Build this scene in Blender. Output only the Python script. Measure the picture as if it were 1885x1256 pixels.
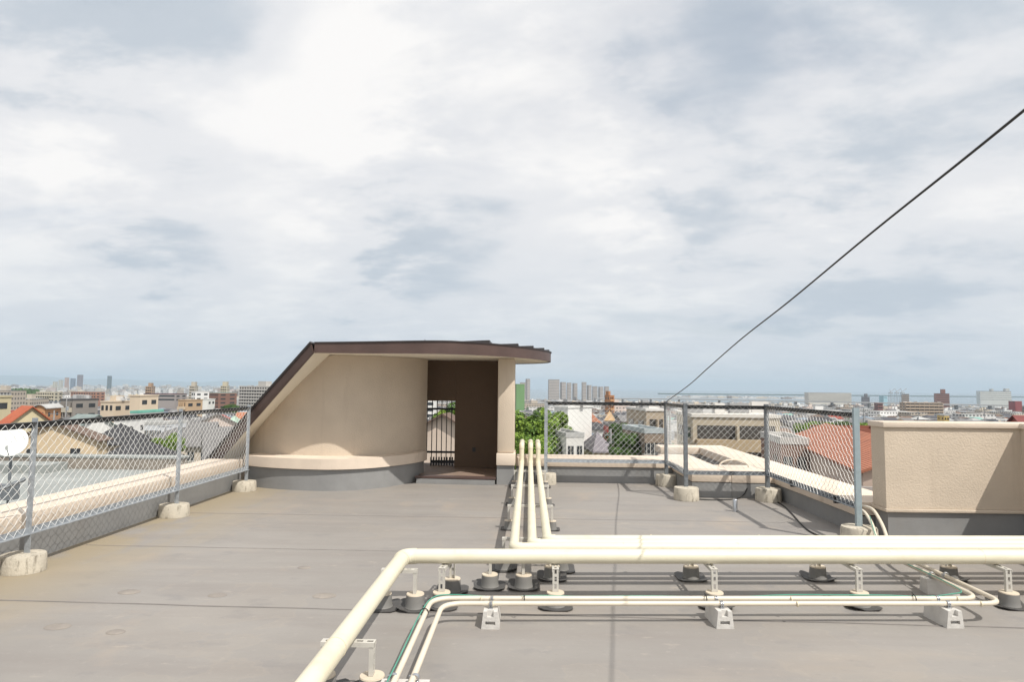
import bpy, bmesh, math, random
from mathutils import Vector, Matrix
R = math.radians
rnd = random.Random(7)
for o in list(bpy.data.objects):
    bpy.data.objects.remove(o)
S = bpy.context.scene
COL = S.collection

# ------------------------------------------------------------------ camera
F, CX, CY = 1190.0, 942.5, 628.0          # focal length and centre in photo pixels (1885 x 1256)
EYE = 1.65
PITCH, YAW, ROLL = R(4.09), R(1.52), R(0.55)
CAM_ROT = Matrix.Rotation(YAW, 3, 'Z') @ Matrix.Rotation(math.pi / 2 + PITCH, 3, 'X') @ Matrix.Rotation(ROLL, 3, 'Z')
cd = bpy.data.cameras.new('camera')
cam = bpy.data.objects.new('camera', cd)
COL.objects.link(cam)
cam.matrix_world = Matrix.Translation((0, 0, EYE)) @ CAM_ROT.to_4x4()
cd.sensor_width = 36.0
cd.lens = 36.0 * F / 1885.0
cd.clip_start = 0.05
cd.clip_end = 90000
S.camera = cam


def ray(px, py):
    return (CAM_ROT @ Vector(((px - CX) / F, -(py - CY) / F, -1.0))).normalized()


def at(px, py, y):
    d = ray(px, py)
    return Vector((d.x / d.y * y, y, EYE + d.z / d.y * y))


# ------------------------------------------------------------------ world, sun, exposure
SUN_V = Vector((-0.53, 0.53, -1.0)).normalized()
W = bpy.data.worlds.new('World')
S.world = W
W.use_nodes = True
nt = W.node_tree
N, L = nt.nodes, nt.links
N.clear()


def nd(t, **k):
    n = N.new(t)
    for a, b in k.items():
        setattr(n, a, b)
    return n


def wmath(op, a, b=None, c=None, clamp=False):
    n = nd('ShaderNodeMath', operation=op)
    n.use_clamp = clamp
    for i, v in enumerate((a, b, c)):
        if v is None:
            continue
        if isinstance(v, (int, float)):
            n.inputs[i].default_value = v
        else:
            L.new(v, n.inputs[i])
    return n.outputs[0]


sky = nd('ShaderNodeTexSky', sky_type='NISHITA', sun_disc=False)
sky.sun_elevation = math.asin(-SUN_V.z)
sky.sun_rotation = math.atan2(-SUN_V.x, -SUN_V.y)
sky.air_density, sky.dust_density, sky.ozone_density = 1.0, 1.5, 1.0
bg_sky = nd('ShaderNodeBackground')
bg_sky.inputs[1].default_value = 0.11
L.new(sky.outputs[0], bg_sky.inputs[0])
tc = nd('ShaderNodeTexCoord')
sep = nd('ShaderNodeSeparateXYZ')
L.new(tc.outputs['Generated'], sep.inputs[0])
zz = wmath('MAXIMUM', wmath('ADD', sep.outputs[2], 0.24), 0.20)
u = wmath('DIVIDE', sep.outputs[0], zz)
v = wmath('DIVIDE', sep.outputs[1], zz)
pl = nd('ShaderNodeCombineXYZ')
L.new(u, pl.inputs[0]); L.new(v, pl.inputs[1])


def wnoise(scale, detail, rough, rot=0.0, sx=1.0, sy=1.0, off=0.0, dist=0.0):
    m = nd('ShaderNodeMapping')
    m.inputs['Rotation'].default_value = (0, 0, rot)
    m.inputs['Scale'].default_value = (sx, sy, 1)
    m.inputs['Location'].default_value = (off, off * 1.7, off)
    L.new(pl.outputs[0], m.inputs[0])
    n = nd('ShaderNodeTexNoise')
    n.inputs['Scale'].default_value = scale
    n.inputs['Detail'].default_value = detail
    n.inputs['Roughness'].default_value = rough
    n.inputs['Distortion'].default_value = dist
    L.new(m.outputs[0], n.inputs['Vector'])
    return n


big = wnoise(1.3, 6, 0.55, R(28), 0.95, 1.05, 3.1, 0.15)
mid = wnoise(3.4, 8, 0.58, R(24), 0.85, 1.1, 11.3, 0.15)
gap = wnoise(1.1, 6, 0.55, R(24), 0.6, 1.3, 21.7, 0.3)
# large cloud masses at the places where the photograph's sky has them, as directions in the sky
wob = nd('ShaderNodeVectorMath', operation='SCALE')
wob.inputs['Scale'].default_value = 0.26
sub = nd('ShaderNodeVectorMath', operation='SUBTRACT')
sub.inputs[1].default_value = (0.5, 0.5, 0.5)
L.new(mid.outputs['Color'], sub.inputs[0]); L.new(sub.outputs[0], wob.inputs[0])
addv = nd('ShaderNodeVectorMath', operation='ADD')
L.new(tc.outputs['Generated'], addv.inputs[0]); L.new(wob.outputs[0], addv.inputs[1])
nrm = nd('ShaderNodeVectorMath', operation='NORMALIZE')
L.new(addv.outputs[0], nrm.inputs[0])


def blob(px, py, size, amp):
    d = ray(px, py)
    n = nd('ShaderNodeVectorMath', operation='DOT_PRODUCT')
    L.new(nrm.outputs[0], n.inputs[0])
    n.inputs[1].default_value = d
    k = (1190.0 / size) ** 2
    e = wmath('MULTIPLY', wmath('SUBTRACT', n.outputs['Value'], 1.0), k)
    return wmath('MULTIPLY', wmath('EXPONENT', e), amp)


tot = None
for b in [(270, 60, 140, .70), (850, 180, 140, .46), (1340, 315, 160, .46), (1190, 140, 90, .22),
          (1670, 110, 150, .45), (350, 430, 85, .48), (800, 505, 75, .40), (1760, 490, 150, .24), (640, 530, 110, .18),
          (640, 60, 90, -.34), (890, 20, 120, -.34), (480, 320, 160, -.34), (1090, 370, 140, -.36), (1450, 425, 80, -.42),
          (1490, 150, 120, -.26), (1800, 335, 95, -.30), (80, 300, 130, -.2)]:
    o_ = blob(*b)
    tot = o_ if tot is None else wmath('ADD', tot, o_)
dens = wmath('ADD', wmath('MULTIPLY', big.outputs['Fac'], 1.15), wmath('MULTIPLY', mid.outputs['Fac'], 0.85))
dens = wmath('ADD', wmath('SUBTRACT', dens, 0.735), wmath('MULTIPLY', tot, 0.74))
ramp = nd('ShaderNodeValToRGB')
ramp.color_ramp.interpolation = 'EASE'
els = ramp.color_ramp.elements
els[0].position, els[0].color = 0.06, (0.985, 0.972, 0.96, 1)
els[1].position, els[1].color = 1.0, (0.43, 0.50, 0.575, 1)
e = els.new(0.34); e.color = (0.83, 0.838, 0.86, 1)
e = els.new(0.62); e.color = (0.58, 0.635, 0.70, 1)
L.new(dens, ramp.inputs[0])
# the cloud base turns bluer and a little darker low over the horizon
low = nd('ShaderNodeMapRange')
low.inputs['From Min'].default_value = 0.0
low.inputs['From Max'].default_value = 0.24
low.inputs['To Min'].default_value = 0.62
low.inputs['To Max'].default_value = 0.0
L.new(sep.outputs[2], low.inputs[0])
mixc = nd('ShaderNodeMix', data_type='RGBA')
L.new(low.outputs[0], mixc.inputs[0])
L.new(ramp.outputs[0], mixc.inputs[6])
mixc.inputs[7].default_value = (0.52, 0.61, 0.70, 1)
bg_cl = nd('ShaderNodeBackground')
bg_cl.inputs[1].default_value = 1.0
L.new(mixc.outputs[2], bg_cl.inputs[0])
cov = nd('ShaderNodeMapRange')
cov.inputs['From Min'].default_value = 0.60
cov.inputs['From Max'].default_value = 0.74
cov.inputs['To Min'].default_value = 1.0
cov.inputs['To Max'].default_value = 0.72
L.new(gap.outputs['Fac'], cov.inputs[0])
ms = nd('ShaderNodeMixShader')
L.new(cov.outputs[0], ms.inputs[0])
L.new(bg_sky.outputs[0], ms.inputs[1])
L.new(bg_cl.outputs[0], ms.inputs[2])
wo = nd('ShaderNodeOutputWorld')
L.new(ms.outputs[0], wo.inputs[0])

sl = bpy.data.lights.new('sun', 'SUN')
sl.energy = 4.5
sl.angle = R(0.55)
sl.color = (1.0, 0.955, 0.88)
so = bpy.data.objects.new('sun', sl)
COL.objects.link(so)
so.rotation_euler = SUN_V.to_track_quat('-Z', 'Y').to_euler()
so.location = (6, -6, 14)
S.view_settings.view_transform = 'Standard'
S.view_settings.look = 'None'
S.view_settings.exposure = 0.0
S.view_settings.gamma = 1.0
S.view_settings.use_curve_mapping = False
S.render.engine = 'CYCLES'

# ------------------------------------------------------------------ materials
MATS = {}


def pmat(name, col, rough=0.7, var=0.12, vscale=3.0, bump=0.0, bscale=40.0, metal=0.0, stain=None, objcol=False, stretch=(1, 1, 1), spec=0.5, waves=None, trans=0.0):
    """principled material: noise-varied base colour, optional blotchy stain colour, noise bump, tile courses"""
    m = bpy.data.materials.new(name)
    m.use_nodes = True
    t = m.node_tree
    n_, l_ = t.nodes, t.links
    p = n_['Principled BSDF']
    p.inputs['Roughness'].default_value = rough
    p.inputs['Metallic'].default_value = metal
    p.inputs['Specular IOR Level'].default_value = spec
    c = n_.new('ShaderNodeTexCoord')
    mp = n_.new('ShaderNodeMapping')
    mp.inputs['Scale'].default_value = stretch
    l_.new(c.outputs['Object'], mp.inputs[0])
    a = n_.new('ShaderNodeTexNoise')
    a.inputs['Scale'].default_value = vscale
    a.inputs['Detail'].default_value = 6
    a.inputs['Roughness'].default_value = 0.6
    l_.new(mp.outputs[0], a.inputs['Vector'])
    mr = n_.new('ShaderNodeMapRange')
    mr.inputs['From Min'].default_value = 0.3
    mr.inputs['From Max'].default_value = 0.7
    mr.inputs['To Min'].default_value = 1 - var
    mr.inputs['To Max'].default_value = 1 + var
    l_.new(a.outputs['Fac'], mr.inputs[0])
    mu = n_.new('ShaderNodeMix')
    mu.data_type = 'RGBA'
    mu.blend_type = 'MULTIPLY'
    mu.inputs[0].default_value = 1.0
    if objcol:
        oi = n_.new('ShaderNodeObjectInfo')
        l_.new(oi.outputs['Color'], mu.inputs[6])
    else:
        mu.inputs[6].default_value = (*col, 1)
    l_.new(mr.outputs[0], mu.inputs[7])
    out = mu.outputs[2]
    if stain:
        scol, sscale, lo, hi, st = stain
        b = n_.new('ShaderNodeTexNoise')
        b.inputs['Scale'].default_value = sscale
        b.inputs['Detail'].default_value = 8
        b.inputs['Roughness'].default_value = 0.65
        mp2 = n_.new('ShaderNodeMapping')
        mp2.inputs['Scale'].default_value = st
        mp2.inputs['Location'].default_value = (5.1, 2.7, 9.3)
        l_.new(c.outputs['Object'], mp2.inputs[0])
        l_.new(mp2.outputs[0], b.inputs['Vector'])
        r2 = n_.new('ShaderNodeMapRange')
        r2.inputs['From Min'].default_value = lo
        r2.inputs['From Max'].default_value = hi
        l_.new(b.outputs['Fac'], r2.inputs[0])
        mx = n_.new('ShaderNodeMix')
        mx.data_type = 'RGBA'
        l_.new(r2.outputs[0], mx.inputs[0])
        l_.new(out, mx.inputs[6])
        mx.inputs[7].default_value = (*scol, 1)
        out = mx.outputs[2]
    l_.new(out, p.inputs['Base Color'])
    h = None
    if waves:
        wv = n_.new('ShaderNodeTexWave')
        wv.bands_direction = waves[0]
        wv.inputs['Scale'].default_value = waves[1]
        wv.inputs['Distortion'].default_value = 0.4
        l_.new(c.outputs['Object'], wv.inputs['Vector'])
        bp = n_.new('ShaderNodeBump')
        bp.inputs['Strength'].default_value = waves[2]
        bp.inputs['Distance'].default_value = 0.05
        l_.new(wv.outputs['Fac'], bp.inputs['Height'])
        l_.new(bp.outputs[0], p.inputs['Normal'])
    elif bump:
        h = n_.new('ShaderNodeTexNoise')
        h.inputs['Scale'].default_value = bscale
        h.inputs['Detail'].default_value = 5
        l_.new(mp.outputs[0], h.inputs['Vector'])
        bp = n_.new('ShaderNodeBump')
        bp.inputs['Strength'].default_value = bump
        bp.inputs['Distance'].default_value = 0.01
        l_.new(h.outputs['Fac'], bp.inputs['Height'])
        l_.new(bp.outputs[0], p.inputs['Normal'])
    MATS[name] = m
    return m


CREAM = (0.575, 0.485, 0.385)
pmat('stucco', CREAM, 0.9, 0.06, 2.2, 0.55, 55, stain=((0.48, 0.395, 0.31), 4.0, 0.60, 0.85, (1, 1, 0.10)))
pmat('coping', (0.66, 0.56, 0.46), 0.85, 0.06, 3, 0.25, 70, stain=((0.40, 0.33, 0.25), 2.2, 0.60, 0.85, (1, 1, 0.5)))
pmat('soffit', (0.85, 0.785, 0.655), 0.9, 0.04, 2, 0.2, 60)
pmat('upstand', (0.245, 0.245, 0.243), 0.62, 0.10, 2.5, 0.12, 18, stain=((0.22, 0.21, 0.20), 1.6, 0.55, 0.8, (1, 1, 0.4)))
pmat('fascia', (0.085, 0.052, 0.044), 0.5, 0.14, 4, 0.05, 20)
pmat('roof_metal', (0.035, 0.028, 0.028), 0.45, 0.15, 4)
pmat('brown_wall', (0.14, 0.095, 0.064), 0.9, 0.06, 2, 0.4, 55)
pmat('brown_tile', (0.25, 0.18, 0.14), 0.7, 0.12, 6, 0.1, 30)
pmat('black_steel', (0.022, 0.02, 0.022), 0.5, 0.2, 8)
pmat('galv_light', (0.36, 0.385, 0.41), 0.5, 0.22, 26, 0.08, 60, 0.35, stain=((0.20, 0.22, 0.24), 18, 0.55, 0.75, (1, 1, 0.6)))
pmat('galv_dark', (0.17, 0.185, 0.20), 0.55, 0.3, 30, 0.1, 60, 0.3, stain=((0.36, 0.37, 0.38), 24, 0.58, 0.72, (1, 1, 0.6)))
pmat('galv_blue', (0.33, 0.40, 0.43), 0.5, 0.1, 12, 0.0, 1, 0.3)
pmat('rail_dark', (0.06, 0.062, 0.066), 0.6, 0.3, 20, 0, 1, 0.2, stain=((0.2, 0.2, 0.21), 14, 0.6, 0.8, (1, 1, 1)))
pmat('wire', (0.74, 0.74, 0.72), 0.5, 0.15, 20, 0, 1, 0.15)
pmat('concrete_block', (0.50, 0.455, 0.375), 0.9, 0.14, 9, 0.5, 45, stain=((0.12, 0.10, 0.07), 22, 0.53, 0.72, (1, 1, 0.30)))
pmat('pipe', (0.68, 0.635, 0.495), 0.45, 0.05, 3, 0.12, 7, stain=((0.60, 0.50, 0.33), 2.6, 0.56, 0.82, (1, 1, 1)))
pmat('pipe_band', (0.66, 0.585, 0.43), 0.5, 0.06, 8)
pmat('conduit', (0.66, 0.59, 0.48), 0.4, 0.04, 5)
pmat('support_cream', (0.52, 0.50, 0.455), 0.5, 0.07, 8, 0.05, 40)
pmat('pad_dark', (0.075, 0.072, 0.070), 0.6, 0.15, 9, 0.1, 30)
pmat('pad_post', (0.20, 0.195, 0.185), 0.6, 0.08, 8, 0.1, 30)
pmat('pad_top', (0.60, 0.52, 0.41), 0.8, 0.08, 9)
pmat('block_white', (0.56, 0.54, 0.51), 0.85, 0.08, 14, 0.3, 60)
pmat('rubber', (0.018, 0.018, 0.018), 0.5, 0.1, 5)
pmat('green_wire', (0.08, 0.30, 0.22), 0.5, 0.1, 5)
pmat('steel', (0.5, 0.52, 0.55), 0.3, 0.1, 10, 0, 1, 0.9)
pmat('dish_white', (0.72, 0.74, 0.72), 0.4, 0.06, 4)
pmat('lower_roof', (0.26, 0.275, 0.265), 0.8, 0.16, 0.6, 0.1, 8, stain=((0.37, 0.385, 0.37), 0.35, 0.5, 0.75, (1, 1.8, 1)))
pmat('concrete_dirty', (0.25, 0.22, 0.185), 0.9, 0.2, 1.5, 0.2, 12)
pmat('glass', (0.035, 0.04, 0.045), 0.12, 0.3, 0.4)
pmat('dark_recess', (0.06, 0.055, 0.05), 0.8, 0.2, 1)  # dark tone painted for the window band and shade behind balconies
pmat('house_wall', (1, 1, 1), 0.9, 0.07, 0.6, objcol=True)
pmat('house_roof', (1, 1, 1), 0.75, 0.16, 0.9, objcol=True, waves=('Z', 5.0, 0.8))
pmat('flat_roof', (1, 1, 1), 0.9, 0.15, 0.5, objcol=True)
pmat('bark', (0.07, 0.05, 0.035), 0.9, 0.2, 5)
pmat('hill_green', (0.035, 0.062, 0.03), 0.95, 0.4, 0.05)
pmat('mountain', (0.10, 0.14, 0.13), 0.95, 0.2, 0.0008)
pmat('road_concrete', (0.33, 0.33, 0.33), 0.9, 0.1, 0.05)
pmat('net_green', (0.13, 0.32, 0.10), 0.8, 0.15, 0.3)

# membrane floor: trowelled grey sheet with streaks, pale patches and tan dirt towards the left parapet
fm = pmat('membrane', (0.262, 0.244, 0.226), 0.66, 0.10, 0.55, 0.10, 26)
t = fm.node_tree
n_, l_ = t.nodes, t.links
pb = n_['Principled BSDF']
base_out = pb.inputs['Base Color'].links[0].from_socket
tcn = n_.new('ShaderNodeTexCoord')


def layer(prev, colr, sc, det, lo, hi, st, amt=1.0, mask=None, loc=(0, 0, 0), rot=0.0):
    mp = n_.new('ShaderNodeMapping'); mp.inputs['Scale'].default_value = st; mp.inputs['Location'].default_value = loc
    mp.inputs['Rotation'].default_value = (0, 0, rot)
    l_.new(tcn.outputs['Object'], mp.inputs[0])
    a = n_.new('ShaderNodeTexNoise'); a.inputs['Scale'].default_value = sc; a.inputs['Detail'].default_value = det; a.inputs['Roughness'].default_value = 0.6
    l_.new(mp.outputs[0], a.inputs['Vector'])
    r = n_.new('ShaderNodeMapRange'); r.inputs['From Min'].default_value = lo; r.inputs['From Max'].default_value = hi; r.inputs['To Max'].default_value = amt
    l_.new(a.outputs['Fac'], r.inputs[0])
    fac = r.outputs[0]
    if mask:
        mm = n_.new('ShaderNodeMath'); mm.operation = 'MULTIPLY'; l_.new(fac, mm.inputs[0]); l_.new(mask, mm.inputs[1]); fac = mm.outputs[0]
    x = n_.new('ShaderNodeMix'); x.data_type = 'RGBA'; l_.new(fac, x.inputs[0]); l_.new(prev, x.inputs[6]); x.inputs[7].default_value = (*colr, 1)
    return x.outputs[2]


o1 = layer(base_out, (0.225, 0.203, 0.188), 1.0, 7, 0.45, 0.75, (0.5, 3.5, 1), 0.75)
o1 = layer(o1, (0.335, 0.288, 0.24), 0.8, 6, 0.55, 0.78, (0.6, 2.0, 1), 0.7, None, (3, 8, 0))
o1 = layer(o1, (0.36, 0.32, 0.28), 3.0, 8, 0.63, 0.74, (1, 2.2, 1), 0.75, None, (1, 4, 0))
o1 = layer(o1, (0.19, 0.182, 0.182), 2.2, 6, 0.58, 0.76, (1, 1.5, 1), 0.7, None, (9, 4, 0))
o1 = layer(o1, (0.345, 0.315, 0.285), 14.0, 4, 0.60, 0.74, (1, 1.3, 1), 0.35, None, (2, 7, 0))
o1 = layer(o1, (0.20, 0.185, 0.17), 30.0, 3, 0.62, 0.74, (0.6, 1.6, 1), 0.35, None, (4, 1, 0))
o1 = layer(o1, (0.36, 0.295, 0.235), 0.55, 8, 0.60, 0.70, (1.4, 1.0, 1), 0.5, None, (14, 3, 0), 0.5)
sx = n_.new('ShaderNodeSeparateXYZ'); l_.new(tcn.outputs['Object'], sx.inputs[0])
mk = n_.new('ShaderNodeMapRange'); mk.inputs['From Min'].default_value = -3.2; mk.inputs['From Max'].default_value = -4.4
l_.new(sx.outputs[0], mk.inputs[0])
o1 = layer(o1, (0.31, 0.255, 0.17), 1.3, 5, 0.36, 0.50, (1.2, 0.6, 1), 0.85, mk.outputs[0])
# tide marks of dried puddles: thin pale contours of a slow noise
tn = n_.new('ShaderNodeTexNoise'); tn.inputs['Scale'].default_value = 0.75; tn.inputs['Detail'].default_value = 5; tn.inputs['Roughness'].default_value = 0.55
l_.new(tcn.outputs['Object'], tn.inputs['Vector'])


def fmath(op, a, b_):
    q = n_.new('ShaderNodeMath'); q.operation = op
    l_.new(a, q.inputs[0]); q.inputs[1].default_value = b_
    return q.outputs[0]


tide = fmath('LESS_THAN', fmath('ABSOLUTE', fmath('SUBTRACT', tn.outputs['Fac'], 0.56), 0), 0.006)
mx_ = n_.new('ShaderNodeMix'); mx_.data_type = 'RGBA'
l_.new(fmath('MULTIPLY', tide, 0.10), mx_.inputs[0]); l_.new(o1, mx_.inputs[6]); mx_.inputs[7].default_value = (0.36, 0.315, 0.26, 1)
inn = fmath('MULTIPLY', fmath('GREATER_THAN', tn.outputs['Fac'], 0.56), 0.09)
mx2 = n_.new('ShaderNodeMix'); mx2.data_type = 'RGBA'
l_.new(inn, mx2.inputs[0]); l_.new(mx_.outputs[2], mx2.inputs[6]); mx2.inputs[7].default_value = (0.32, 0.27, 0.215, 1)
l_.new(mx2.outputs[2], pb.inputs['Base Color'])

# leaves: two-tone by noise
for nm, ca, cb in (('leaf_bright', (0.17, 0.26, 0.030), (0.055, 0.12, 0.018)), ('leaf_dark', (0.075, 0.14, 0.03), (0.03, 0.065, 0.016))):
    m = pmat(nm, ca, 0.6, 0.25, 1.2, stain=(cb, 0.9, 0.45, 0.6, (1, 1, 1)), spec=0.3)

# far town: colour attribute walls/roofs and small windows laid out in wall metres (UV)
tm = bpy.data.materials.new('town')
tm.use_nodes = True
n2, l2 = tm.node_tree.nodes, tm.node_tree.links
p2 = n2['Principled BSDF']
p2.inputs['Roughness'].default_value = 0.9
at2 = n2.new('ShaderNodeAttribute'); at2.attribute_name = 'Col'
uv = n2.new('ShaderNodeUVMap')
su = n2.new('ShaderNodeSeparateXYZ'); l2.new(uv.outputs[0], su.inputs[0])


def m2(op, a, b):
    n = n2.new('ShaderNodeMath'); n.operation = op
    for i, v_ in enumerate((a, b)):
        if isinstance(v_, (int, float)):
            n.inputs[i].default_value = v_
        else:
            l2.new(v_, n.inputs[i])
    return n.outputs[0]


fx = m2('FRACT', m2('DIVIDE', su.outputs[0], 3.1), 0)
fy = m2('FRACT', m2('DIVIDE', su.outputs[1], 2.9), 0)
wn = m2('MULTIPLY', m2('MULTIPLY', m2('GREATER_THAN', fx, 0.30), m2('LESS_THAN', fx, 0.85)), m2('MULTIPLY', m2('GREATER_THAN', fy, 0.36), m2('LESS_THAN', fy, 0.80)))
wn = m2('MULTIPLY', wn, m2('GREATER_THAN', su.outputs[0], -0.5))
x2 = n2.new('ShaderNodeMix'); x2.data_type = 'RGBA'
l2.new(m2('MULTIPLY', wn, 0.8), x2.inputs[0]); l2.new(at2.outputs['Color'], x2.inputs[6]); x2.inputs[7].default_value = (0.06, 0.06, 0.065, 1)
l2.new(x2.outputs[2], p2.inputs['Base Color'])
MATS['town'] = tm

# ------------------------------------------------------------------ mesh helpers


class MB:
    def __init__(s):
        s.v, s.f = [], []

    def add(s, vs, fs):
        o = len(s.v)
        s.v += [tuple(q) for q in vs]
        s.f += [tuple(i + o for i in q) for q in fs]
        return s

    def box(s, x0, x1, y0, y1, z0, z1):
        return s.add([(x0, y0, z0), (x1, y0, z0), (x1, y1, z0), (x0, y1, z0), (x0, y0, z1), (x1, y0, z1), (x1, y1, z1), (x0, y1, z1)],
                     [(0, 3, 2, 1), (4, 5, 6, 7), (0, 1, 5, 4), (1, 2, 6, 5), (2, 3, 7, 6), (3, 0, 4, 7)])

    def prism(s, poly, z0, z1):
        """poly counter-clockwise; z0/z1 numbers or functions of x,y"""
        f0 = z0 if callable(z0) else (lambda x, y: z0)
        f1 = z1 if callable(z1) else (lambda x, y: z1)
        n = len(poly)
        vs = [(x, y, f0(x, y)) for x, y in poly] + [(x, y, f1(x, y)) for x, y in poly]
        fs = [tuple(range(n))[::-1], tuple(range(n, 2 * n))] + [(i, (i + 1) % n, n + (i + 1) % n, n + i) for i in range(n)]
        return s.add(vs, fs)

    def lathe(s, prof, cx=0, cy=0, seg=24, sx=1.0, sy=1.0, jit=0.0, rg=None):
        vs, fs = [], []
        rj = [1 + (rg.uniform(-jit, jit) if rg else 0) for _ in range(seg)]
        for r, z in prof:
            for k in range(seg):
                a = 2 * math.pi * k / seg
                vs.append((cx + r * sx * rj[k] * math.cos(a), cy + r * sy * rj[k] * math.sin(a), z))
        for i in range(len(prof) - 1):
            for k in range(seg):
                a, b = i * seg + k, i * seg + (k + 1) % seg
                fs.append((a, b, b + seg, a + seg))
        fs.append(tuple(range(seg))[::-1])
        fs.append(tuple(range((len(prof) - 1) * seg, len(prof) * seg)))
        return s.add(vs, fs)

    def tube(s, pts, r, seg=12, cap=True):
        pts = [Vector(p) for p in pts]
        n = len(pts)
        rs = r if isinstance(r, (list, tuple)) else [r] * n
        tg = []
        for i in range(n):
            a = pts[max(i - 1, 0)]
            b = pts[min(i + 1, n - 1)]
            if 0 < i < n - 1:
                d = (pts[i] - a).normalized() + (b - pts[i]).normalized()
            else:
                d = b - a
            tg.append(d.normalized())
        ref = Vector((0, 0, 1)) if abs(tg[0].z) < 0.9 else Vector((1, 0, 0))
        nr = (ref - tg[0] * ref.dot(tg[0])).normalized()
        vs, fs = [], []
        for i in range(n):
            nr = (nr - tg[i] * nr.dot(tg[i])).normalized()
            bi = tg[i].cross(nr)
            for k in range(seg):
                a = 2 * math.pi * k / seg
                vs.append(pts[i] + (nr * math.cos(a) + bi * math.sin(a)) * rs[i])
        for i in range(n - 1):
            for k in range(seg):
                a, b = i * seg + k, i * seg + (k + 1) % seg
                fs.append((a, b, b + seg, a + seg))
        if cap:
            fs.append(tuple(range(seg))[::-1])
            fs.append(tuple(range((n - 1) * seg, n * seg)))
        return s.add(vs, fs)

    def mesh(s, name):
        me = bpy.data.meshes.new(name)
        me.from_pydata(s.v, [], s.f)
        me.update()
        return me

    def build(s, name, mat, parent=None, smooth=False, bevel=0.0, angle=40):
        me = s.mesh(name)
        if bevel:
            bm = bmesh.new(); bm.from_mesh(me)
            bmesh.ops.remove_doubles(bm, verts=bm.verts, dist=1e-5)
            ed = [e_ for e_ in bm.edges if len(e_.link_faces) == 2 and e_.calc_face_angle(0) > R(30)]
            bmesh.ops.bevel(bm, geom=ed, offset=bevel, segments=2, affect='EDGES', profile=0.5)
            bm.to_mesh(me); bm.free()
        if smooth:
            me.polygons.foreach_set('use_smooth', [True] * len(me.polygons))
            me.set_sharp_from_angle(angle=R(angle))
        return link(name, me, mat, parent)


def link(name, me, mat, parent=None):
    o = bpy.data.objects.new(name, me)
    COL.objects.link(o)
    if mat and not me.materials:
        me.materials.append(MATS[mat])
    o.parent = parent
    return o


def tag(o, label, cat, group=None):
    o['label'] = label
    o['category'] = cat
    if group:
        o['group'] = group
    return o


def thing(name, label, cat, loc=(0, 0, 0), rotz=0.0, group=None):
    o = bpy.data.objects.new(name, None)
    COL.objects.link(o)
    o.empty_display_size = 0.2
    o.location = loc
    o.rotation_euler = (0, 0, rotz)
    return tag(o, label, cat, group)


def struct(o):
    o['kind'] = 'structure'
    return o


def stuff(o):
    o['kind'] = 'stuff'
    return o


def arc(pts, rad, n=8):
    """round the corners of a polyline"""
    pts = [Vector(p) for p in pts]
    out = [pts[0]]
    for i in range(1, len(pts) - 1):
        a, b, c = pts[i - 1], pts[i], pts[i + 1]
        u1, u2 = (a - b).normalized(), (c - b).normalized()
        p, q = b + u1 * rad, b + u2 * rad
        for k in range(n + 1):
            t_ = k / n
            out.append(p * (1 - t_) ** 2 + b * (2 * t_ * (1 - t_)) + q * t_ ** 2)
    out.append(pts[-1])
    return out


def spline(pts, n=8):
    P = [Vector((*p, 0)) if len(p) == 2 else Vector(p) for p in pts]
    P = [P[0] * 2 - P[1]] + P + [P[-1] * 2 - P[-2]]
    out = []
    for i in range(1, len(P) - 2):
        for k in range(n):
            t_ = k / n
            a, b, c, d = P[i - 1], P[i], P[i + 1], P[i + 2]
            out.append(0.5 * ((2 * b) + (c - a) * t_ + (2 * a - 5 * b + 4 * c - d) * t_ ** 2 + (3 * b - a - 3 * c + d) * t_ ** 3))
    out.append(P[-2])
    return out


UNIT = MB().box(-0.5, 0.5, -0.5, 0.5, -0.5, 0.5).mesh('unit_box')


def ubox(name, mat, parent, x0, x1, y0, y1, z0, z1, color=None):
    """box part sharing one mesh; material on the object slot"""
    me = UNITS.get(mat)
    if me is None:
        me = UNIT.copy(); me.materials.append(MATS[mat]); UNITS[mat] = me
    o = bpy.data.objects.new(name, me)
    COL.objects.link(o)
    o.parent = parent
    o.location = ((x0 + x1) / 2, (y0 + y1) / 2, (z0 + z1) / 2)
    o.scale = (abs(x1 - x0), abs(y1 - y0), abs(z1 - z0))
    if color:
        o.color = (*color, 1)
    return o


UNITS = {}

# ------------------------------------------------------------------ terrain, sea, mountains
PROF = [(0, -10.6), (60, -11.2), (90, -12), (180, -14), (400, -21), (830, -31), (1500, -43), (2400, -56), (2700, -58.2), (40000, -58.2)]


def coast(az):
    """distance of the shore for an azimuth (radians, right positive)"""
    return 2750 if az > 0.0 else 2750 + min(1, (-az) / 0.03) * 60000


def zt(x, y):
    r = math.hypot(x, y)
    for (a, za), (b, zb) in zip(PROF, PROF[1:]):
        if r <= b:
            t_ = (r - a) / (b - a)
            z = za + (zb - za) * t_
            break
    else:
        z = -58.2
    az = math.atan2(x, max(y, 1e-6))
    c = coast(az)
    if y > 0 and r > c:
        z -= min(1, (r - c) / 120) * 9
    return z


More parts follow.
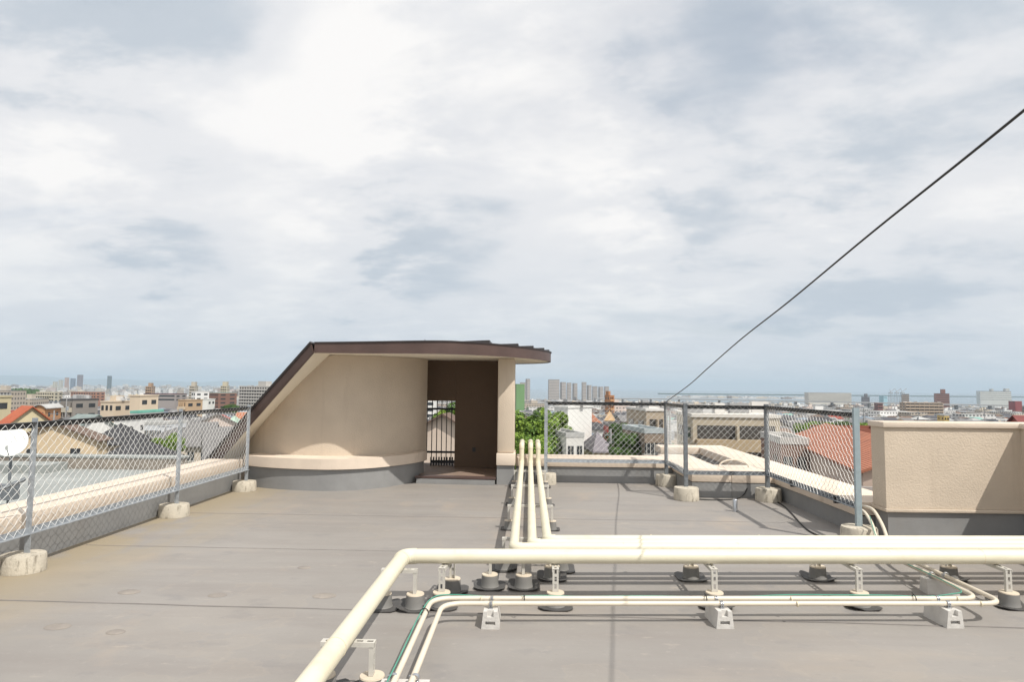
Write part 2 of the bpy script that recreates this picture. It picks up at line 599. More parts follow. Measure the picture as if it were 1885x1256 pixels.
mb = MB()
radii = [0, 12, 30, 60, 90, 130, 180, 260, 400, 600, 830, 1150, 1500, 1950, 2400, 2700, 2760, 2900, 3500, 5000, 8000, 14000, 30000]
NA = 180
for r in radii:
    for k in range(NA):
        a = 2 * math.pi * k / NA
        x, y = r * math.sin(a), r * math.cos(a)
        mb.v.append((x, y, zt(x, y) if r else -10.6))
for i in range(len(radii) - 1):
    for k in range(NA):
        a, b = i * NA + k, i * NA + (k + 1) % NA
        mb.f.append((a, b, b + NA, a + NA))
gm = pmat('ground', (0.17, 0.165, 0.155), 0.95, 0.25, 0.02, stain=((0.06, 0.085, 0.035), 0.03, 0.52, 0.6, (1, 1, 1)))
struct(mb.build('ground', 'ground', None, True))
seam = pmat('sea', (0.10, 0.15, 0.175), 0.22, 0.08, 0.004, 0.5, 0.08)
struct(MB().add([(-3000, 2600, -60), (30000, 2600, -60), (30000, 30000, -60), (-3000, 30000, -60)], [(0, 1, 2, 3)]).build('sea', 'sea'))
rg = random.Random(3)
mb = MB()
n = 90
ph = [rg.uniform(0, 6.28) for _ in range(6)]
for i in range(n):
    az = -0.95 + i / (n - 1) * 0.93
    h = 130 + 45 * math.sin(az * 9 + ph[0]) + 30 * math.sin(az * 21 + ph[1]) + 22 * math.sin(az * 47 + ph[2]) + 14 * math.sin(az * 90 + ph[3])
    h *= max(0.0, min(1, (-0.02 - az) / 0.3))
    for rr, hh in ((22500, -58), (24000, h * 0.6 - 20), (25500, h), (27500, -58)):
        mb.v.append((rr * math.sin(az), rr * math.cos(az), hh))
for i in range(n - 1):
    for k in range(3):
        a = i * 4 + k
        mb.f.append((a, a + 4, a + 5, a + 1))
struct(mb.build('mountains', 'mountain', None, True))

# ------------------------------------------------------------------ the building under the roof
OUT = [(-5.1, -6), (6.2, -6), (6.2, 7.6), (4.38, 7.6), (4.38, 14.98), (2.92, 14.98), (2.92, 12.03), (-0.1, 12.03), (-0.1, 13.1), (-5.1, 13.1)]
b = thing('apartment_house', 'cream rendered house whose flat roof carries the fences and pipes', 'building', (0, 0, -10.6))
MB().prism([(x, y) for x, y in OUT], 0, 10.6 - 0.6).build('wall', 'stucco', b)
deck = MB().prism([(-4.66, -5.5), (5.43, -5.5), (5.43, 7.34), (3.9, 7.34), (3.9, 10.2), (2.6, 10.2), (2.6, 11.6), (-0.5, 11.6), (-0.5, 12.6), (-1.6, 12.6), (-4.66, 12.6)], -0.598, 0).build('roof_deck', 'membrane')
struct(deck)
# welded laps of the membrane sheet: thin raised strips
rg = random.Random(5)


def seam_strip(p, q, w=0.010, wav=0.006):
    m_ = MB()
    p, q = Vector((*p, 0)), Vector((*q, 0))
    d = (q - p); n_s = max(2, int(d.length / 0.35)); d.normalize(); nn = Vector((-d.y, d.x, 0))
    L_ = (q - p).length
    prev = None
    for i in range(n_s + 1):
        c = p + d * (L_ * i / n_s) + nn * rg.uniform(-wav, wav)
        m_.v += [tuple(c - nn * w / 2 + Vector((0, 0, 0.002))), tuple(c + nn * w / 2 + Vector((0, 0, 0.005)))]
        if i:
            k = 2 * i
            m_.f.append((k - 2, k, k + 1, k - 1))
    o = m_.build('membrane_seam', 'seam_line', deck)
    return o


pmat('seam_line', (0.17, 0.155, 0.145), 0.7, 0.2, 4)
seam_strip((-4.55, 4.93), (5.3, 4.70))
seam_strip((-4.5, 3.3), (5.3, 3.24), 0.003)
seam_strip((-4.5, 6.6), (-0.35, 6.55), 0.003)
seam_strip((-4.4, 8.3), (3.2, 8.25), 0.003)
pmat('patch', (0.265, 0.235, 0.205), 0.7, 0.15, 9, stain=((0.23, 0.205, 0.185), 6, 0.45, 0.6, (1, 1, 1)))
for px, py, r in ((597, 1098, .075), (238, 1091, .07), (400, 1097, .06), (106, 1155, .07), (213, 1165, .05), (560, 1046, .05)):
    d = ray(px, py); k = -EYE / d.z
    c = Vector((0, 0, EYE)) + d * k
    MB().lathe([(r, 0.001), (r * 0.85, 0.006), (r * 0.3, 0.009)], c.x, c.y, 20, 1.25, 0.9).build('membrane_fixing', 'patch', deck, True)

# ------------------------------------------------------------------ parapets


def parapet(label, x0, x1, y0, y1, side, cap_over=0.03, top=0.46, zc=0.32, run=None):
    """side = roof side ('+x','-x','-y'): the grey membrane upstand, the cream coping block above, and a base fillet"""
    t_ = thing('parapet', label, 'parapet', ((x0 + x1) / 2, (y0 + y1) / 2, 0), 0, 'low parapets round the roof')
    cx, cy = (x0 + x1) / 2, (y0 + y1) / 2
    a, b_, c, d = x0 - cx, x1 - cx, y0 - cy, y1 - cy
    MB().box(a, b_, c, d, -0.58, zc - 0.012).build('upstand', 'upstand', t_)
    ca, cb, cc, cd_ = a, b_, c, d
    if side == '+x':
        cb += cap_over
    if side == '-x':
        ca -= cap_over
    if side == '-y':
        cc -= cap_over
    MB().box(ca, cb, cc, cd_, zc, top).build('coping', 'coping', t_, True, 0.006)
    # flashing bar in the joint under the coping
    MB().box(a + 0.01, b_ - 0.01, c + 0.01, d - 0.01, zc - 0.012, zc).build('joint', 'rubber', t_)
    return t_


parapet('long cream-topped parapet behind the left fence', -5.16, -4.62, -5.5, 10.42, '+x', 0.02, 0.45, 0.31)
parapet('cream-topped parapet behind the pipes right of the doorway', -0.215, 2.495, 11.43, 12.05, '-y', 0.03, 0.42, 0.275)
parapet('wide parapet corner between the two inner posts of the right fence', 2.5, 3.1, 10.06, 12.7, '-x', 0.0, 0.385, 0.235)
parapet('parapet under the middle of the right fence, by the steel stub', 3.105, 3.775, 10.06, 11.16, '-y', 0.0, 0.37, 0.225)
parapet('long right-hand parapet running up to the tall cream wall', 3.78, 4.40, 7.64, 14.38, '-x', 0.03, 0.37, 0.22)
parapet('far parapet closing the well behind the right fence', 2.9, 4.40, 14.385, 15.0, '-y', 0.0, 0.37, 0.22)

# tall cream wall with its return
t_ = thing('roof_wall', 'tall cream rendered wall with coping, at the right edge of the roof', 'wall', (0, 0, 0))
MB().prism([(3.94, 7.32), (5.42, 7.32), (5.42, 1.2), (5.74, 1.2), (5.74, 7.6), (3.94, 7.6)], 0.36, 1.243).build('wall', 'stucco', t_)
MB().prism([(3.96, 7.335), (5.435, 7.335), (5.435, 1.2), (5.72, 1.2), (5.72, 7.59), (3.96, 7.59)], -0.55, 0.318).build('upstand', 'upstand', t_)
MB().prism([(3.925, 7.30), (5.405, 7.30), (5.405, 1.2), (5.76, 1.2), (5.76, 7.62), (3.925, 7.62)], 0.32, 0.357).build('plinth_edge', 'stucco', t_, True, 0.006)
MB().prism([(3.92, 7.295), (5.395, 7.295), (5.395, 1.18), (5.77, 1.18), (5.77, 7.63), (3.92, 7.63)], 1.245, 1.305).build('coping', 'coping', t_, True, 0.005)

# ------------------------------------------------------------------ stair house
sh = thing('stair_house', 'cream stair house with curved wall, open doorway and brown swept roof', 'stair house', (-2.5, 11.5, 0))
OFF = Vector((-2.5, 11.5, 0))


def sb(m_, name, mat, parent=sh, **k):
    m_.v = [(x + 2.5, y - 11.5, z) for x, y, z in m_.v]
    return m_.build(name, mat, parent, **k)


GP = spline([(-5.7, 11.6), (-5.1, 10.95), (-4.62, 10.60), (-4.1, 10.33), (-3.55, 10.19), (-3.05, 10.17), (-2.6, 10.36), (-2.2, 10.80), (-1.93, 11.3), (-1.86, 11.62)], 7)


def offset(path, dist):
    out = []
    for i, p in enumerate(path):
        a, b_ = path[max(i - 1, 0)], path[min(i + 1, len(path) - 1)]
        d_ = (b_ - a).normalized()
        out.append(p + Vector((-d_.y, d_.x, 0)) * dist)
    return out


def strip_wall(path_out, path_in, zf0, zf1o, zf1i=None):
    """curved wall between two plan paths"""
    zf1i = zf1i or zf1o
    m_ = MB()
    k = len(path_out)
    for p, q in zip(path_out, path_in):
        m_.v += [(p.x, p.y, zf0), (p.x, p.y, zf1o(p)), (q.x, q.y, zf1i(q)), (q.x, q.y, zf0)]
    for i in range(k - 1):
        a, b_ = 4 * i, 4 * i + 4
        m_.f += [(a, b_, b_ + 1, a + 1), (a + 1, b_ + 1, b_ + 2, a + 2), (a + 2, b_ + 2, b_ + 3, a + 3), (a + 3, b_ + 3, b_, a)]
    m_.f += [(0, 1, 2, 3), (4 * k - 1, 4 * k - 2, 4 * k - 3, 4 * k - 4)]
    return m_


ZS = 2.15                                     # soffit level
APX = -3.24                                   # where the roof starts to sweep down to the left


def slope(x):
    return ZS - 0.945 * (APX - x) if x < APX else ZS


sb(strip_wall([p for p in GP if p.x > -4.63], [p for p in offset(GP, 0.4) if True][:0] or [offset(GP, 0.4)[i] for i, p in enumerate(GP) if p.x > -4.63], -0.55, lambda p: 0.325), 'upstand', 'upstand', smooth=True)
LO = offset(GP, -0.05)
idx = [i for i, p in enumerate(GP) if p.x > -4.64]
sb(strip_wall([LO[i] for i in idx], [offset(GP, 0.62)[i] for i in idx], 0.337, lambda p: 0.50, lambda p: 0.535), 'ledge', 'coping', smooth=True)
WO = spline([(-5.85, 12.4), (-5.2, 11.5), (-4.68, 10.98), (-4.2, 10.66), (-3.7, 10.48), (-3.1, 10.43), (-2.65, 10.60), (-2.28, 10.95), (-1.98, 11.4), (-1.85, 11.78)], 7)
WI = offset(WO, 0.15)
sb(strip_wall(WO, WI, 0.36, lambda p: max(slope(p.x) - 0.004, 0.37)), 'curved_wall', 'stucco', smooth=True)
# left exterior wall down the side of the house under the swept roof
sb(MB().prism([(-5.8, 12.45), (-5.17, 11.6), (-5.17, 13.0), (-5.8, 13.0)], -3.0, 0.3), 'side_wall', 'stucco')
# jamb on the right: pillar with ledge and grey base
sb(MB().box(-0.53, -0.24, 11.10, 11.62, 0.53, ZS - 0.003), 'pillar', 'stucco', bevel=0.03, smooth=True)
sb(MB().box(-0.54, -0.22, 11.03, 11.72, 0.325, 0.527), 'pillar_ledge', 'coping', bevel=0.012, smooth=True)
sb(MB().box(-0.53, -0.24, 11.07, 11.70, 0.002, 0.321), 'pillar_upstand', 'upstand')
# wall behind the doorway with an opening
sb(MB().box(-1.40, -0.50, 12.36, 12.5, 0.124, ZS - 0.004), 'back_wall', 'brown_wall')
sb(MB().box(-2.25, -1.403, 12.36, 12.5, 1.375, ZS - 0.004), 'lintel', 'brown_wall')
sb(MB().box(-0.50, -0.36, 11.625, 12.5, 0.10, ZS - 0.004), 'inner_wall', 'brown_wall')
# landing, threshold, step
sb(MB().prism([(-1.84, 11.28), (-0.545, 11.16), (-0.545, 13.05), (-2.1, 13.05), (-2.1, 11.7)], 0.08, 0.12), 'landing', 'brown_tile')
sb(MB().prism([(-1.93, 11.12), (-0.545, 11.02), (-0.545, 11.155), (-1.86, 11.275)], 0.085, 0.125), 'threshold', 'fascia', bevel=0.006)
sb(MB().prism([(-1.90, 11.09), (-0.56, 10.99), (-0.56, 13.0), (-2.05, 13.0), (-2.05, 11.7), (-1.85, 11.5)], 0.002, 0.078), 'step', 'upstand')
sb(MB().box(-1.06, -1.0, 12.352, 12.358, 0.42, 0.5), 'socket', 'black_steel')
# roof
EA = spline([(APX, 9.68), (-2.9, 9.69), (-2.45, 9.69), (-1.9, 9.66), (-1.4, 9.68), (-0.92, 9.90), (-0.48, 10.32), (-0.13, 10.82), (0.14, 11.36), (0.34, 12.0), (0.40, 12.6), (0.26, 13.2), (-0.2, 13.7), (-1.0, 14.0), (-2.2, 14.1), (APX, 14.05)], 6)
plan = [(p.x, p.y) for p in EA]
roof = sb(MB().prism(plan, ZS, ZS + 0.02), 'roof', 'soffit')
plan2 = [(p.x, p.y) for p in offset(EA, -0.012)]


def roof_top(x, y):
    return 2.29 + 0.020 * (x - APX) * (1 if x < -1.2 else 1) - (0.030 * max(0, x + 1.2))


FO, FI = offset(EA, -0.02), offset(EA, 0.015)
fas = strip_wall(FO, FI, ZS - 0.012, lambda p: roof_top(p.x, p.y))
sb(fas, 'fascia', 'fascia', roof, smooth=True)
roof_cap = offset(EA, -0.035)
sb(MB().prism([(p.x, p.y) for p in roof_cap], lambda x, y: roof_top(x, y) - 0.004, lambda x, y: roof_top(x, y) + 0.014), 'roof_sheet', 'roof_metal', roof)
# lapped sheet ends that show as steps at the right
for k, (xr, yf) in enumerate(((-0.62, 10.12), (-0.18, 10.8), (0.08, 11.3), (0.28, 11.85), (0.39, 12.4))):
    m_ = MB()
    xl = xr - 1.05
    zb = roof_top(xr, yf)
    zl = roof_top(xl, yf)
    m_.add([(xl, yf + .02, zl + .012), (xr, yf, zb + .012), (xr, 13.2, zb + .012), (xl, 13.2, zl + .012), (xl, yf + .02, zl + .02), (xr, yf, zb + .06), (xr, 13.2, zb + .06), (xl, 13.2, zl + .02)],
           [(0, 3, 2, 1), (4, 5, 6, 7), (0, 1, 5, 4), (1, 2, 6, 5), (2, 3, 7, 6), (3, 0, 4, 7)])
    sb(m_, 'roof_lap', 'roof_metal', roof)
# swept part going down to the left
xa, xb = APX, -5.75
ya, yb = 9.68, 11.05
sw = MB()
sw.add([(xa, ya, slope(xa)), (xb, yb, slope(xb)), (xb, 14.05, slope(xb)), (xa, 14.05, slope(xa)),
        (xa, ya, slope(xa) + .02), (xb, yb, slope(xb) + .02), (xb, 14.05, slope(xb) + .02), (xa, 14.05, slope(xa) + .02)],
       [(0, 1, 2, 3), (7, 6, 5, 4), (0, 4, 5, 1), (1, 5, 6, 2), (2, 6, 7, 3), (3, 7, 4, 0)])
sroof = sb(sw, 'swept_roof', 'soffit')
th = 0.15
sw = MB()
ax, az_ = -0.75 * th, 0.66 * th
sw.add([(xa, ya - .06, slope(xa) - .012), (xb, yb - .06, slope(xb) - .012), (xb, yb - .02, slope(xb) - .012), (xa, ya - .015, slope(xa) - .012),
        (xa - .045, ya - .06, slope(xa) + .13), (xb - .12, yb - .06, slope(xb) + az_), (xb - .12, yb - .02, slope(xb) + az_), (xa - .045, ya - .015, slope(xa) + .13)],
       [(0, 3, 2, 1), (4, 5, 6, 7), (0, 1, 5, 4), (1, 2, 6, 5), (2, 3, 7, 6), (3, 0, 4, 7)])
sb(sw, 'swept_fascia', 'fascia', sroof)
sw = MB()
sw.add([(xa - .03, ya - .08, slope(xa) + .132), (xb - .12, yb - .08, slope(xb) + az_ + .002), (xb - .12, 14.1, slope(xb) + az_ + .002), (xa - .03, 14.1, slope(xa) + .132),
        (xa - .05, ya - .08, slope(xa) + .158), (xb - .14, yb - .08, slope(xb) + az_ + .03), (xb - .14, 14.1, slope(xb) + az_ + .03), (xa - .05, 14.1, slope(xa) + .158)],
       [(0, 1, 2, 3), (7, 6, 5, 4), (0, 4, 5, 1), (1, 5, 6, 2), (2, 6, 7, 3), (3, 7, 4, 0)])
sb(sw, 'swept_roof_sheet', 'roof_metal', sroof)
sb(MB().tube([(-1.67, 10.3, 2.32), (-1.67, 10.3, 2.40)], 0.005, 6), 'roof_pin', 'roof_metal', roof)

# railing beyond the opening
rl = thing('railing', 'black steel bar railing seen through the stair house opening', 'railing', (-1.75, 13.02, 0.12))
for z in (1.08, 0.22):
    MB().box(-0.52, 0.55, -0.018, 0.018, z - 0.02, z + 0.02).build('rail', 'black_steel', rl)
for k in range(11):
    x = -0.48 + k * 0.098
    MB().box(x - 0.008, x + 0.008, -0.008, 0.008, 0.06, 1.25).build('bar', 'black_steel', rl)
for x in (-0.50, 0.53):
    MB().box(x - 0.02, x + 0.02, 0.019, 0.055, 0.0, 1.10).build('post', 'black_steel', rl)
gr = thing('low_grille', 'small black floor grille with thin slats in the stair house opening', 'grille', (-1.6, 12.66, 0.12))
MB().box(-0.30, 0.24, -0.02, 0.02, 0.045, 0.10).build('frame', 'black_steel', gr)
for k in range(11):
    x = -0.29 + k * 0.052
    MB().box(x - 0.011, x + 0.011, -0.028, 0.028, 0.0, 0.16).build('slat', 'black_steel', gr)
MB().box(0.25, 0.40, -0.04, 0.04, 0.0, 0.16).build('end_box', 'black_steel', gr)

# ------------------------------------------------------------------ fences


def chain(p, q, z0, z1, pitch=0.095, r=0.0020):
    p, q = Vector((*p, 0)), Vector((*q, 0))
    d = q - p
    Ln = d.length
    d.normalize()
    nn = Vector((-d.y, d.x, 0))
    m_ = MB()
    h = pitch / 2
    nw = int(Ln / h)
    ns = int((z1 - z0) / h)
    sag = random.Random(int(Ln * 1000))
    for i in range(nw):
        x0 = i * h + (Ln - nw * h) / 2
        pts = []
        for j in range(ns + 1):
            xx = x0 + (h if (i + j) % 2 else 0) + sag.uniform(-.002, .002)
            off = 0.005 * (1 if (j % 2) else -1) + 0.012 * math.sin(x0 * 3.1 + j * .2)
            pts.append(p + d * xx + nn * off + Vector((0, 0, z0 + j * (z1 - z0) / ns)))
        for a, b_ in zip(pts, pts[1:]):
            e1 = (b_ - a).normalized()
            s1 = e1.cross(nn).normalized() * r
            s2 = nn * r
            o = len(m_.v)
            for c in (a, b_):
                m_.v += [tuple(c + s1), tuple(c - s1 * .5 + s2 * .87), tuple(c - s1 * .5 - s2 * .87)]
            m_.f += [(o, o + 1, o + 4, o + 3), (o + 1, o + 2, o + 5, o + 4), (o + 2, o, o + 3, o + 5)]
    return m_


def angle_bar(p, q, w=0.04, t_=0.005, up=True):
    """L-profile bar from p to q: one flange flat, one upright"""
    p, q = Vector(p), Vector(q)
    d = (q - p).normalized()
    s = Vector((-d.y, d.x, 0)).normalized()
    z = Vector((0, 0, 1))
    m_ = MB()
    for a0, a1, b0, b1 in ((-w / 2, w / 2, 0, t_), (w / 2 - t_, w / 2, (t_ if up else -w), (w if up else 0))):
        vs = [p + s * a0 + z * b0, p + s * a1 + z * b0, p + s * a1 + z * b1, p + s * a0 + z * b1,
              q + s * a0 + z * b0, q + s * a1 + z * b0, q + s * a1 + z * b1, q + s * a0 + z * b1]
        m_.add(vs, [(0, 1, 2, 3), (7, 6, 5, 4), (0, 4, 5, 1), (1, 5, 6, 2), (2, 6, 7, 3), (3, 7, 4, 0)])
    return m_


def post_l(x, y, z0, z1, w=0.05, t_=0.006, sx=1, sy=1):
    m_ = MB()
    m_.box(min(x, x + w * sx), max(x, x + w * sx), min(y, y + t_ * sy), max(y, y + t_ * sy), z0, z1)
    m_.box(min(x, x + t_ * sx), max(x, x + t_ * sx), min(y + t_ * sy, y + w * sy), max(y + t_ * sy, y + w * sy), z0, z1)
    return m_


def footing(x, y, fen, r=0.175, h=0.165, sd=1, sx=1.0):
    rg_ = random.Random(sd)
    MB().lathe([(r * 1.03, 0.001), (r * 1.04, 0.02), (r, h * 0.92), (r * 0.965, h), (r * 0.5, h + 0.006)], x, y, 28, sx, 1.0, 0.006, rg_).build('footing', 'concrete_block', fen, True, angle=50)


lf = thing('chain_link_fence', 'long chain link fence on the left with pale galvanised posts', 'fence', (-4.42, 5.6, 0), 0, 'roof fences')


def loc(m_, ox, oy):
    m_.v = [(x - ox, y - oy, z) for x, y, z in m_.v]
    return m_


LP = [(-4.42, 3.0), (-4.42, 5.68), (-4.42, 8.10), (-4.42, 10.10)]
for i, (x, y) in enumerate(LP):
    loc(post_l(x, y, 0.10, 1.335, 0.052, 0.007, 1, 1), -4.42, 5.6).build('post', 'galv_light', lf)
    footing(x + 4.42, y - 5.6, lf, 0.16, 0.15, 10 + i, 1.1)
for (x0, y0), (x1, y1) in zip(LP, LP[1:]):
    loc(angle_bar((x0 + .026, y0, 1.295), (x1 + .026, y1 + (.045 if y1 > 10 else 0), 1.295), 0.05, 0.006, False), -4.42, 5.6).build('top_rail', 'rail_dark', lf)
    loc(angle_bar((x0 + .026, y0, 0.315), (x1 + .026, y1 + (.045 if y1 > 10 else 0), 0.315), 0.055, 0.006), -4.42, 5.6).build('bottom_rail', 'galv_light', lf)
    stuff(loc(chain((x0 + .035, y0 + .03), (x1 + .035, y1), 0.325, 1.29), -4.42, 5.6).build('chain_link_mesh', 'wire', lf))
br = MB().tube([(-4.43, 5.66, 0.80), (-4.95, 4.95, 0.452)], 0.018, 8)
loc(br, -4.42, 5.6).build('brace', 'galv_dark', lf)

rf = thing('chain_link_fence', 'stepped chain link fence with dark posts at the right rear of the roof', 'fence', (2.4, 10.0, 0), 0, 'roof fences')
RP = [(0.30, 11.22), (2.36, 11.22), (2.36, 9.84), (3.57, 9.84), (3.57, 7.19)]
pm = ['galv_light', 'galv_dark', 'galv_dark', 'galv_dark', 'galv_blue']
for i, (x, y) in enumerate(RP):
    m_ = post_l(x - .025, y, 0.1, 1.43 if i < 4 else 1.50, 0.055, 0.007, 1, 1)
    if i == 4:
        m_ = MB().box(x - .03, x + .03, y - .02, y + .02, 0.12, 1.46)
    loc(m_, 2.4, 10).build('post', pm[i], rf)
    footing(x - 2.4 + (0.02 if i == 0 else 0), y - 10, rf, (0.16 if i == 0 else 0.18), 0.185, 30 + i)
for i, ((x0, y0), (x1, y1)) in enumerate(zip(RP, RP[1:])):
    loc(angle_bar((x0, y0 + .02, 1.40), (x1, y1 + .02, 1.40), 0.05, 0.006, False), 2.4, 10).build('top_rail', 'rail_dark', rf)
    loc(angle_bar((x0, y0 + .02, 0.37), (x1, y1 + .02, 0.37), 0.055, 0.006), 2.4, 10).build('bottom_rail', 'galv_dark' if i else 'galv_light', rf)
    stuff(loc(chain((x0, y0 + .03), (x1, y1 + .03), 0.375, 1.40), 2.4, 10).build('chain_link_mesh', 'wire', rf))
for k in (9.0, 7.75):
    loc(MB().box(3.57, 3.64, k - .02, k + .02, 0.335, 0.42), 2.4, 10).build('rail_clip', 'rubber', rf)

# overhead cable tied to the inner corner post, and the black cable lying on the roof
CAB = [(2.38, 11.25, 1.435), (2.35, 9.6, 1.70), (2.30, 8.46, 1.90), (2.21, 6.8, 2.17), (2.14, 5.34, 2.38), (2.06, 3.9, 2.60), (2.0, 2.61, 2.79), (1.9, 0.5, 3.13), (1.7, -4, 3.9)]
tag(MB().tube(spline(CAB, 6), 0.0062, 8).build('overhead_cable', 'rubber', None, True), 'black overhead cable rising from the fence corner to the upper right', 'cable')
tag(MB().tube(spline([(2.50, 9.86, .010), (2.7, 9.80, .009), (2.95, 9.84, .009), (3.15, 9.95, .009), (3.28, 10.04, .06), (3.33, 10.05, .15)], 6), 0.008, 8).build('floor_cable', 'rubber', None, True), 'black cable lying on the roof between two fence footings', 'cable')
tag(MB().tube(spline([(3.66, 9.85, .010), (3.62, 9.4, .010), (3.50, 8.8, .010), (3.36, 8.2, .010), (3.28, 7.75, .010), (3.30, 7.45, .010), (3.42, 7.22, .010)], 6), 0.009, 8).build('floor_cable', 'rubber', None, True), 'black cable curving over the roof below the right parapet', 'cable')
tag(MB().lathe([(0.031, 0.001), (0.031, 0.16), (0.027, 0.165)], 2.80, 8.95, 20).build('pipe_stub', 'steel', None, True), 'short steel pipe stub standing on the roof by the right fence', 'pipe stub')
tag(MB().tube([(3.44, 11.3, .30)][:0] + [Vector((3.36 - 0.24 * math.cos(a), 10.78, 0.380 + 0.12 * math.sin(a))) for a in [math.pi * k / 14 for k in range(15)]], 0.012, 8).build('conduit_hoop', 'conduit', None, True), 'pale conduit hoop arching over the parapet behind the fence', 'conduit')

# ------------------------------------------------------------------ pipes
ZP = 0.34


def pipe(label, pts, r, bend, bands=(), group='insulated roof pipes', name='insulated_pipe', mat='pipe', elbows=True):
    o = thing(name, label, 'pipe', (pts[0][0], pts[0][1], 0), 0, group)
    ox, oy = pts[0][0], pts[0][1]
    pa = arc(pts, bend, 7) if len(pts) > 2 else [Vector(p) for p in pts]
    loc(MB().tube(pa, r, 24), ox, oy).build('casing', mat, o, True, angle=60)
    if elbows:
        P = [Vector(p) for p in pts]
        for i in range(1, len(P) - 1):
            el = arc([P[i] + (P[i - 1] - P[i]).normalized() * (bend + .012), P[i], P[i] + (P[i + 1] - P[i]).normalized() * (bend + .012)], bend, 7)
            loc(MB().tube(el, r + 0.004, 24), ox, oy).build('elbow', mat, o, True, angle=60)
    for c, ax in bands:
        c = Vector(c)
        d_ = Vector(((1, 0, 0), (0, 1, 0), (0, 0, 1))[ax])
        loc(MB().tube([c - d_ * .004, c + d_ * .004], r + 0.0022, 24), ox, oy).build('joint_band', 'pipe_band', o, True)
    return o


YF = 5.12


def sk(x, y):
    return y + 0.058 * (x + 0.2) if x > -0.2 else y


pipe('thick front cream pipe that elbows towards the viewer', [(-0.955, -1.0, ZP), (-0.955, YF - .05, ZP), (5.44, sk(5.44, YF), ZP)], 0.055, 0.085,
     [((x_, sk(x_, YF) if x_ > -.2 else YF, ZP), 0) for x_ in (0.05, 0.95, 1.9, 2.85, 3.6)] + [((-0.955, 3.3, ZP), 1)])
for nm, x, y, dz in (('left', -0.112, 5.39, 0), ('middle', 0.04, 5.53, 0.0), ('right', 0.172, 5.68, 0.0)):
    pipe('%s of the three cream pipes running back to the far parapet' % {'left': 'leftmost', 'middle': 'middle one', 'right': 'rightmost'}[nm],
         [(x, 11.97, 0.52), (x, 11.97, 0.66), (x, 11.28, 0.66), (x, 11.28, ZP), (x, y, ZP), (5.44, sk(5.44, y), ZP)], 0.040, 0.055,
         [((x, 9.6, ZP), 1), ((x, 8.0, ZP), 1), ((x, 6.8, ZP), 1), ((x + .9, sk(x + .9, y), ZP), 0), ((x + 1.85, sk(x + 1.85, y), ZP), 0), ((x + 2.8, sk(x + 2.8, y), ZP), 0)])


def ladder(p, q, wdir, ndir, w=0.042, dp=0.024, t_=0.003, hole=0.034, gapl=0.022):
    """slotted channel bar from p to q: web with real slots across wdir, flanges back along ndir"""
    p, q, wd, nn = Vector(p), Vector(q), Vector(wdir), Vector(ndir)
    d_ = q - p
    Ln = d_.length
    d_.normalize()
    m_ = MB()

    def slab(a0, a1, b0, b1, c0, c1):
        vs = [p + d_ * a + wd * b_ + nn * c for c in (c0, c1) for a, b_ in ((a0, b0), (a1, b0), (a1, b1), (a0, b1))]
        m_.add(vs, [(0, 3, 2, 1), (4, 5, 6, 7), (0, 1, 5, 4), (1, 2, 6, 5), (2, 3, 7, 6), (3, 0, 4, 7)])
    slab(0, Ln, -w / 2, -w / 2 + t_, 0, dp)
    slab(0, Ln, w / 2 - t_, w / 2, 0, dp)
    slab(0, Ln, -w / 2 + t_, -w * .18, -0.0, t_)
    slab(0, Ln, w * .18, w / 2 - t_, -0.0, t_)
    a = 0
    while a < Ln:
        slab(a, min(a + gapl, Ln), -w * .18, w * .18, 0, t_)
        a += gapl + hole
    return m_


